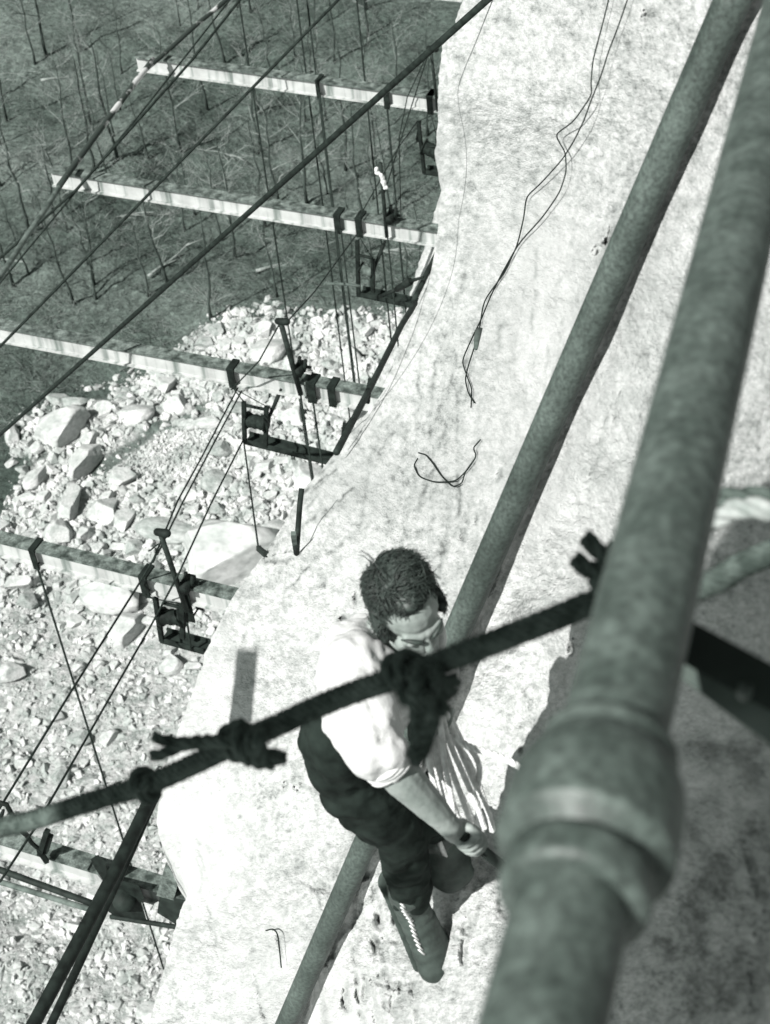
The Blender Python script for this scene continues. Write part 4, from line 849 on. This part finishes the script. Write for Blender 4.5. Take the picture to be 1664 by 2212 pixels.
build(mb, 'knot', M['rope'], e)
c, t = near(318); mb = MB(); wraps(mb, c, t, .020, 1, .010, .2); tail([V3(322, 1680, 2.4), V3(312, 1700, 2.4), V3(298, 1706, 2.42)], .008, 14); build(mb, 'knot', M['rope'], e)
# right knot in front of the man's chin, its frayed ends bunched below
c, t = near(885); mb = MB(); wraps(mb, c, t, .0225, 2, .010, .4)
for (a, b2, cc, r) in [((900, 1440, 2.06), (945, 1470, 2.05), (975, 1500, 2.07), .0098), ((870, 1480, 2.06), (900, 1520, 2.05), (960, 1525, 2.06), .0098), ((930, 1440, 2.06), (960, 1475, 2.06), (985, 1470, 2.08), .0098), ((890, 1490, 2.04), (925, 1510, 2.04), (935, 1550, 2.06), .0098), ((910, 1450, 2.04), (905, 1500, 2.03), (940, 1540, 2.05), .0098), ((950, 1440, 2.06), (940, 1490, 2.05), (960, 1540, 2.06), .0098)]:
    tail([V3(*a), V3((a[0] + b2[0]) / 2 - 8, (a[1] + b2[1]) / 2 + 6, a[2] - .02), V3(*b2), V3(*cc)], r, 22)
build(mb, 'knot', M['rope'], e)
mb = MB()
for k in range(9):
    x = (k - 4) / 4.0; tail([V3(905 + 20 * x, 1490, 2.09), V3(918 + 24 * x, 1540, 2.09), V3(912 + 18 * x, 1590, 2.1), V3(905 + 12 * x, 1625, 2.11), V3(900 + 6 * x, 1650 - 20 * abs(x), 2.12)], .0062, 20)
build(mb, 'frayed_end', M['rope'], e)
mb = MB()
tail([V3(1330, 1280, 1.97), V3(1310, 1240, 1.96), V3(1268, 1228, 1.96), V3(1240, 1208, 1.96)], .0115, 22); tail([V3(1340, 1250, 1.97), V3(1310, 1215, 1.96), V3(1295, 1190, 1.96), V3(1262, 1162, 1.96)], .0115, 22); tail([V3(1340, 1300, 1.97), V3(1290, 1262, 1.96), V3(1310, 1230, 1.96), V3(1340, 1180, 1.97)], .014, 22)
build(mb, 'knot', M['rope'], e)
# pale rope loop, lashing and dark timber beyond the big pipe
mb = MB(); q = smooth_path([V3(1490, 1140, 1.95), V3(1545, 1122, 1.92), V3(1590, 1100, 1.9), V3(1640, 1098, 1.88), V3(1720, 1118, 1.88)], 40); laid(mb, q, .013); o = build(mb, 'grey_rope', mat('grey rope', .2, .34, 40, .9, .001, 200)); setp(o, 'grey rope loop arching out behind the big pipe at the right edge', 'rope')
mb = MB(); q = smooth_path([V3(1500, 1092, 2.1), V3(1580, 1078, 2.08), V3(1700, 1076, 2.05)], 30); laid(mb, q, .016); o = build(mb, 'dark_rope', M['rope']); setp(o, 'short dark rope above the grey loop at the right edge', 'rope')
e = empty('timber_prop', V3(1600, 1460, 1.5), 'dark blurred timber behind the big pipe at the right edge', 'timber')
mb = MB(); mb.bar(V3(1380, 1330, 1.52), V3(1800, 1560, 1.46), -F, .036, .05); build(mb, 'beam', M['darkpipe'], e, False)
mb = MB(); mb.bar(V3(1420, 1390, 1.54), V3(1780, 1655, 1.48), -F, .026, .04); build(mb, 'cleat', M['wood'], e, False)
mb = MB(); mb.tube([V3(1612, 1486, 1.44), V3(1608, 1500, 1.47)], .007, 10); build(mb, 'bolt', M['pipe'], e)

# ------------------------------------------------------------------ the man
HD = 3.84
man = empty('person', P(900, 2110, 5.1), 'man in white shirt and dark trousers climbing the rock and gripping a bar', 'person')
hc = P(880, 1318, HD); fy = camdir(.48, -.74, .47); uz = np.array(camdir(-.06, .50, .86)); uz = nrm(uz - fy * np.dot(uz, fy)); hx = np.cross(fy, uz)
def HP(x, y, z): return hc + x * hx + y * fy + z * uz
nb = P(815, 1412, 3.98); chest = P(800, 1500, 4.02); belly = P(745, 1585, 4.12)
Rsh = P(760, 1440, 3.86); Rel = P(806, 1612, 3.72); Rwr = P(972, 1785, 3.84); Lsh = P(925, 1455, 4.12); Lel = P(915, 1585, 4.3); Lwr = P(938, 1560, 4.14); Lhd = P(948, 1548, 4.1)
Rhip = P(750, 1640, 4.22); Lhip = P(800, 1640, 4.34); Rkn = P(868, 1800, 4.46); Ran = P(888, 1945, 4.84); Rtoe = P(955, 2082, 4.98)
Lkn = P(925, 1745, 4.52); Lan = P(946, 1808, 4.80); Ltoe = P(978, 1890, 4.86)
bd = MB()
bd.ell(HP(0, -.012, .034), hx, fy, uz, .073, .094, .084); bd.ell(HP(0, .030, -.045), hx, fy, uz, .056, .062, .072); bd.capsule(HP(0, .074, -.100), HP(0, .06, -.095), .022, .03)
bd.capsule(HP(0, .090, .004), HP(0, .116, -.036), .009, .0135); bd.ell(HP(.011, .106, -.040), hx, fy, uz, .009, .010, .008, 10, 8); bd.ell(HP(-.011, .106, -.040), hx, fy, uz, .009, .010, .008, 10, 8)
bd.capsule(HP(-.040, .070, .022), HP(-.008, .081, .018), .0105, .0115); bd.capsule(HP(.040, .070, .022), HP(.008, .081, .018), .0105, .0115)
for s in (-1, 1):
    bd.ell(HP(s * .031, .068, -.004), hx, fy, uz, .020, .0155, .014, 14, 10)
    bd.ell(HP(s * .040, .054, -.030), hx, fy, uz, .022, .024, .026, 14, 10); bd.ell(HP(s * .076, -.008, -.014), hx, nrm(fy - .3 * s * hx), uz, .010, .019, .032, 12, 9); bd.capsule(HP(s * .05, .02, -.08), HP(s * .02, .065, -.105), .018, .018)
bd.ell(HP(0, .088, -.066), hx, fy, uz, .023, .010, .006, 12, 8); bd.ell(HP(0, .086, -.077), hx, fy, uz, .019, .011, .007, 12, 8)
bd.capsule(HP(0, -.03, -.06), nb, .056, .066); bd.capsule(nb, chest, .07, .085); bd.capsule(chest, belly, .085, .075); bd.capsule(belly, (Rhip + Lhip) / 2, .075, .075)
bd.capsule(nb, Rsh, .06, .058); bd.capsule(nb, Lsh, .06, .055)
def limb(mb, pts, rad):
    for i in range(len(pts) - 1): mb.capsule(pts[i], pts[i + 1], rad[i], rad[i + 1])
limb(bd, [Rsh, Rel], [.055, .044]); fm = Rel * .62 + Rwr * .38; limb(bd, [Rel, fm, Rel * .25 + Rwr * .75, Rwr], [.043, .0475, .036, .0275])
limb(bd, [Lsh, Lel, Lwr], [.052, .042, .028])
limb(bd, [Rhip, Rkn, Ran], [.068, .050, .036]); limb(bd, [Lhip, Lkn, Lan], [.066, .048, .034]); bd.capsule(Rhip, Lhip, .07, .07);
# right hand closed round the bar
b0, b1 = P(1000, 1801, 3.858), P(1150, 1926, 4.24); bax = nrm(b1 - b0); hcen = P(1022, 1828, 3.885); hcen = b0 + bax * np.dot(hcen - b0, bax)
fa = nrm(Rwr - Rel); wv = nrm(fa - bax * np.dot(fa, bax)); nn = nrm(np.cross(bax, wv))
if np.dot(nn, -F) < 0: nn = -nn
palm = hcen - wv * .030 - nn * .012
bd.capsule(Rwr, Rwr * .45 + palm * .55, .0275, .030)
def grip(cen, ax, w, n, palm_c, wr):
    for k, off in enumerate((-.031, -.0105, .0105, .030)):
        bd.capsule(wr * .55 + palm_c * .45, cen + ax * off - w * .028 + n * .014, .018, .0135, 10, 4); q = []
        for a in np.linspace(150, -95, 8): a = math.radians(a); rr = .0235 + (.003 if k in (1, 2) else 0); q.append(cen + ax * (off * 1.02) + rr * (math.cos(a) * w + math.sin(a) * n))
        rad = np.linspace(.0105, .0082, 8) * (1 if k < 3 else .9)
        for i in range(7):
            bump = 1.12 if i in (0, 3) else 1.0; bd.capsule(q[i], q[i + 1], rad[i] * bump, rad[i + 1], 9, 3)
    th = [palm_c - ax * .022 - n * .004, cen - ax * .050 - w * .018 + n * .008, cen - ax * .052 + w * .004 + n * .022, cen - ax * .034 + w * .022 + n * .026]
    for i in range(3): bd.capsule(th[i], th[i + 1], (.0155, .0125, .0115)[i], (.0125, .0115, .0095)[i], 10, 4)
grip(hcen, bax, wv, nn, palm, Rwr)
# left hand closed round the top of the rope coil
lax = camdir(.9, -.2, .2); lw = nrm(Lhd - Lwr - lax * np.dot(Lhd - Lwr, lax)); ln_ = nrm(np.cross(lax, lw)); bd.capsule(Lwr, Lhd - lw * .03, .027, .028); grip(Lhd, lax, lw, ln_, Lhd - lw * .03 - ln_ * .01, Lwr)
me, V, N = blob(bd, .0031, 8, .5)
# eye hollows and mouth line
loc = np.stack([(V - hc) @ hx, (V - hc) @ fy, (V - hc) @ uz], -1); dv = np.zeros(len(V))
for s in (-1, 1): dv -= .0025 * np.exp(-(((loc[:, 0] - s * .031) / .015) ** 2 + ((loc[:, 2] + .004) / .009) ** 2 + ((loc[:, 1] - .08) / .03) ** 2))
dv -= .004 * np.exp(-((loc[:, 0] / .022) ** 4 + ((loc[:, 2] + .0715) / .003) ** 2 + ((loc[:, 1] - .09) / .03) ** 2))
V = V + N * (dv + .0012 * fbm(V * 40, 3))[:, None]; org = ORG[man]; putV(me, V - org); body = link('body', me, M['skin'], org, man)
for s in (-1, 1):
    mb = MB(); mb.ell(HP(s * .031, .073, -.004), hx, fy, uz, .013, .0115, .0105, 14, 10); build(mb, 'eye', M['skin'], man)
    mb = MB(); q = [HP(s * (.010 + .043 * t), .099 - .024 * t * t - .006 * t, .017 + .010 * math.sin(t * 2.4)) for t in np.linspace(0, 1, 7)]; mb.tube(q, [.0030, .0055, .006, .006, .005, .0036, .0016], 6); build(mb, 'eyebrow', M['hair'], man)
# hair: a dense cap of locks
def hair():
    mb = MB(); r = random.Random(3)
    mb.ell(HP(0, -.028, .050), hx, fy, uz, .079, .088, .083, 28, 18); mb.ell(HP(.008, .030, .094), hx, fy, uz, .046, .026, .018, 16, 10)
    for s in (-1, 1): mb.ell(HP(s * .072, .002, .004), hx, fy, uz, .012, .045, .042, 12, 9)
    for s in (-1, 1): mb.capsule(HP(s * .070, .020, .01), HP(s * .070, .020, -.030), .010, .006)
    mb.ell(HP(0, -.075, -.02), hx, fy, uz, .06, .035, .06)
    me, V, N = blob(mb, .005, 2); loc = np.stack([(V - hc) @ hx, (V - hc) @ fy, (V - hc) @ uz], -1)
    V = V + N * (.003 * fbm(V * 30, 3) + .003 * fbm(loc * np.array([90, 25, 60]), 3))[:, None]
    ms = MB(); nv = len(V); idx = [i for i in range(nv)]
    for _ in range(4200):
        i = r.choice(idx); p = V[i]; n = N[i]; l3 = loc[i]
        if n @ (p - hc) < 0: continue
        if l3[1] > .03 and l3[2] < .066 and abs(l3[0]) < .055: continue
        if l3[1] > .045 and l3[2] < .072: continue
        fl = nrm(np.array(-.15 * fy + .5 * uz * (l3[2] > .08)) + .55 * hx * np.sign(l3[0] - .02) + .5 * fy * (l3[1] > -.02) + RNG.normal(size=3) * .28) if l3[2] > .02 else nrm(-uz * .8 - fy * .4 + RNG.normal(size=3) * .35)
        fl = nrm(fl - n * np.dot(fl, n)); L = r.uniform(.022, .044) * (.45 if l3[1] > .02 else 1) * (1.2 if l3[2] > .10 else .8); lift = r.uniform(.03, .22)
        q = [p - n * .003, p + fl * L * .4 + n * L * lift * .55, p + fl * L * .8 + n * L * lift * .7, p + fl * L * 1.15 + n * L * lift * .45]; ms.tube(q, [.0017, .0016, .0011, .0004], 3, False)
    for _ in range(7):                                   # unruly wisps at the crown
        p = HP(r.uniform(-.055, .045), r.uniform(-.09, .01), .12); a = nrm(uz * .5 - fy * .7 + hx * r.uniform(-.6, .8) + RNG.normal(size=3) * .25); L = r.uniform(.018, .038); b = nrm(hx * r.uniform(-.5, 1) + RNG.normal(size=3) * .4)
        ms.tube([p, p + a * L * .5, p + a * L + b * L * .25, p + a * L * 1.15 + b * L * .7], [.0020, .0016, .0012, .0004], 3, False)
    fr = [tuple(q.vertices) for q in me.polygons]; ms.add(V, fr); bpy.data.meshes.remove(me); build(ms, 'hair', M['hair'], man)
hair()
# shirt
sh = MB()
spine_off = camdir(-.6, .1, .2)
sh.capsule(nb + (nb - hc) * .05, chest, .085, .118); sh.capsule(chest, belly, .118, .090); sh.capsule(chest + spine_off * .022, belly + spine_off * .01, .105, .080); sh.capsule(P(775, 1390, 4.0), Rsh, .07, .078); sh.capsule(nb, Lsh, .075, .068)
sh.capsule(P(738, 1470, 3.98), P(732, 1530, 4.05), .064, .060); sh.capsule(P(800, 1440, 3.86), P(860, 1500, 3.92), .06, .06)
limb(sh, [Rsh, Rsh * .5 + Rel * .5, Rel * .96 + Rwr * .04], [.078, .078, .070]); sh.capsule(Rel, Rel * .86 + Rwr * .14, .066, .058); sh.capsule(P(775, 1590, 3.78), P(742, 1560, 3.9), .052, .05)
limb(sh, [Lsh, Lel, Lel * .6 + Lwr * .4], [.066, .056, .05])
sh.capsule(P(795, 1655, 3.72), P(796, 1668, 3.73), .010, .006); sh.capsule(P(795, 1630, 3.72), P(795, 1655, 3.72), .02, .011)
me, V, N = blob(sh, .0065, 4, .5)
ad = nrm(Rel - Rsh); w = V - .8 * ((V - Rsh) @ ad)[:, None] * ad
fold = np.abs(fbm(w * 9 + 3, 3)) * .016 + .006 * fbm(V * 22, 3) + .010 * np.abs(fbm((V - .7 * ((V) @ nrm(belly - nb))[:, None] * nrm(belly - nb)) * 11 + 8, 3))
V = V + N * (fold - .008)[:, None]
wd = nrm(Rhip - belly); al = (V - belly) @ wd; ta = np.clip(((V - Rsh) @ ad), 0, np.linalg.norm(Rel - Rsh)); ds = np.linalg.norm(V - Rsh - ta[:, None] * ad, axis=1)
tuck = np.clip((al + .075) / .03, 0, 1) * np.clip((ds - .080) / .012, 0, 1); axp = belly + al[:, None] * wd
V = V + (.62 * tuck)[:, None] * (axp - V); putV(me, V - org); shirt_o = link('shirt', me, M['shirt'], org, man)
mb = MB(); fa = nrm(Rwr - Rel); cu = Rel * .85 + Rwr * .15
a_ = nrm(np.cross(fa, -F)); b_ = np.cross(fa, a_)
for k in range(3):
    ring = [cu + fa * (.004 + .010 * k) + (.0545 - .002 * k + .003 * math.sin(3 * q + k)) * (math.cos(q) * a_ + math.sin(q) * b_) for q in np.linspace(0, 2 * math.pi, 28)]; mb.tube(ring, .0085, 8)
build(mb, 'rolled_cuff', M['shirt'], shirt_o)
mb = MB()
for s in (-1, 1):
    q = [HP(s * .02, -.075, -.10) , HP(s * .068, -.03, -.118), HP(s * .062, .04, -.142), HP(s * .012, .075, -.165)]; mb.tube(smooth_path(q, 16), [.012] * 16, 8)
build(mb, 'collar', M['shirt'], shirt_o)
# trousers
tr = MB()
tr.capsule(P(742, 1572, 4.08), P(744, 1640, 4.2), .100, .094); tr.capsule(belly, Rhip, .114, .100); tr.capsule(Rhip, Lhip, .098, .098); tr.capsule(P(735, 1600, 4.15), P(762, 1700, 4.30), .085, .090); tr.capsule(P(762, 1700, 4.3), P(815, 1770, 4.42), .088, .072)
limb(tr, [Rhip, Rkn * .5 + Rhip * .5, Rkn, Rkn * .5 + Ran * .5, Ran * .93 + Rkn * .07], [.098, .090, .070, .066, .058]); limb(tr, [Lhip, Lkn, Lkn * .5 + Lan * .5], [.10, .072, .060])
me, V, N = blob(tr, .0075, 6, .5)
V = V + N * (.010 * np.abs(fbm(V * 9 + 2, 3)) + .004 * fbm(V * 26, 3) - .004)[:, None]; putV(me, V - org); trm = link('trousers', me, M['trouser'], org, man)
# boots
from mathutils.bvhtree import BVHTree
def boot(an, toe, kn, lace_uv):
    up = nrm(kn - an); f = nrm(toe - an); n = nrm(up - f * np.dot(up, f)); s = np.cross(f, n); mb = MB()
    heel = an - f * .045 - n * .04; L = np.linalg.norm(toe - an)
    mb.capsule(an + up * .085, an - n * .01, .060, .054); mb.capsule(heel + n * .02, an - n * .03, .045, .050)
    for q in np.linspace(.0, .86, 9): mb.ell(an + f * (q * L) - n * .024, f, s, n, .055, .049 + .019 * q, .050 - .012 * q, 18, 12)
    mb.ell(an + f * (L - .052) - n * .026, f, s, n, .054, .069, .042, 20, 12)
    me, V, N = blob(mb, .0055, 4); V = V + N * (.002 * fbm(V * 30, 3) + .003 * np.abs(fbm(V * 14, 2)))[:, None]
    bvh = BVHTree.FromPolygons([tuple(p) for p in V], [tuple(p.vertices) for p in me.polygons]); putV(me, V - org); bo = link('boot', me, M['boot'], org, man)
    m2 = MB()
    for q in np.linspace(-.15, .84, 26): m2.ell(an + f * (q * L) - n * .066, f, s, n, .050, .053 + .021 * max(q, 0), .014, 22, 8)
    me, V, N = blob(m2, .005, 3); putV(me, V - org); link('sole', me, M['sole'], org, bo)
    m3 = MB(); q = np.array([np.interp(np.linspace(0, 1, 15), np.linspace(0, 1, len(lace_uv)), [a[k] for a in lace_uv]) for k in (0, 1)]).T
    def hit(u, v):
        d = nrm(ray(u, v)); h = bvh.ray_cast(Vector((0, 0, 0)), Vector(d)); 
        return None if h[0] is None else np.array(h[0]) - d * .004
    for k in range(14):
        a = hit(q[k][0] - 5, q[k][1] - 1); b = hit(q[k + 1][0] + 4, q[k + 1][1])
        if a is not None and b is not None: m3.tube([a, (a + b) / 2 - nrm((a + b) / 2) * .002, b], .0032, 6)
    if m3.n: build(m3, 'laces', M['lace'], bo)
boot(Ran, Rtoe + nrm(Rtoe - Ran) * .065, Rkn, [(868, 1935), (872, 1965), (888, 1990), (898, 2025), (913, 2062)]); boot(Lan, Ltoe + nrm(Ltoe - Lan) * .04, Lkn, [(944, 1800), (952, 1825), (962, 1850)])

# bar in his hand
mb = MB(); mb.tube([b0, b1], .0135, 12); mb.tube([b0 - bax * .004, b0 + bax * .012], .016, 12); o = build(mb, 'crowbar', M['darkpipe']); setp(o, 'dark bar gripped in the right hand of the man', 'bar')
# pale rope coil hanging at his side
e = empty('rope_coil', P(948, 1548, 4.1), 'coil of pale rope hanging in loops beside the man', 'rope')
strs = [[(930, 1548), (918, 1590), (935, 1680), (955, 1745), (972, 1795)], [(938, 1546), (930, 1600), (950, 1700), (975, 1785), (990, 1812)], [(942, 1546), (938, 1600), (958, 1700), (984, 1790)], [(948, 1544), (955, 1610), (985, 1690), (1012, 1750), (1030, 1795)],
  [(955, 1542), (970, 1600), (1000, 1670), (1030, 1740), (1048, 1790)], [(958, 1540), (975, 1590), (1010, 1640), (1040, 1710), (1062, 1785)], [(964, 1540), (985, 1590), (1018, 1620), (1036, 1660), (1030, 1720), (1038, 1790)], [(968, 1538), (990, 1585), (1002, 1610)], [(935, 1550), (915, 1620), (905, 1670), (915, 1700), (935, 1720)],
  [(930, 1552), (905, 1610), (895, 1650), (900, 1690), (925, 1715)], [(926, 1570), (922, 1640), (905, 1690), (918, 1730), (945, 1770)], [(950, 1545), (960, 1640), (975, 1720), (985, 1800)], [(944, 1545), (945, 1630), (930, 1700), (940, 1760)]]
for k in (0, 2, 4, 6, 8):
    x = k / 8.0; strs.append([(934 + 34 * x, 1544 + 4 * (k % 2)), (928 + 62 * x, 1610), (946 + 84 * x, 1690 + 6 * (k % 3)), (965 + 92 * x, 1760), (976 + 88 * x, 1796 + 8 * (k % 2))])
for i, s in enumerate(strs):
    dd = 3.98 + .028 * ((i * 5) % 9); q = smooth_path([P(u, v, dd + .02 * k) for k, (u, v) in enumerate(s)], 30); mb = MB(); laid(mb, q, .0074, pitch=.034, k=5, strands=4, inner=.45, fat=.62); build(mb, 'loop', M['whiterope'], e)
q = smooth_path([P(985, 1592, 4.0), P(1012, 1612, 3.98), P(1060, 1628, 3.96), P(1108, 1648, 3.94), P(1170, 1690, 3.9)], 40); mb = MB(); laid(mb, q, .0085, pitch=.045, k=6); build(mb, 'loose_end', M['whiterope'], e)

# ------------------------------------------------------------------ added blockers, out of view up-sun, shaped to throw shade on the rock
def slab(poly, k, name, label, th=.04, sub=6):
    uv = []
    for a, b in zip(poly, poly[1:] + poly[:1]): uv += [(a[0] + (b[0] - a[0]) * t, a[1] + (b[1] - a[1]) * t) for t in np.linspace(0, 1, sub, endpoint=False)]
    pts = [onc(u, v) for u, v in uv]; c = np.mean([p @ SUN for p in pts]) + k; pts = [p + SUN * (c - p @ SUN) for p in pts]; mb = MB(); n = len(pts); top = [p + SUN * th for p in pts]
    mb.add(pts + top, [tuple(range(n)), tuple(range(2 * n - 1, n - 1, -1))] + [(i, i + n, (i + 1) % n + n, (i + 1) % n) for i in range(n)])
    o = build(mb, name, M['wood'], None, False); setp(o, label, 'blocker', 'added sun blockers behind the viewer')
slab([(506, 1398), (549, 1402), (536, 1562), (484, 1578)], 7.0, 'sun_block_plank', 'unseen plank added behind the viewer to shade a strip of rock')  # unseen, added to cast the dark band on the left slope
slab([(1540, 1160), (1680, 1000), (1735, 1000), (1735, 2700), (1190, 2700), (1215, 2150), (1340, 1600), (1430, 1370)], 7.0, 'sun_block_deck', 'unseen deck added behind the viewer to shade the lower right rock')  # unseen, added to keep the sun off the lower right rock
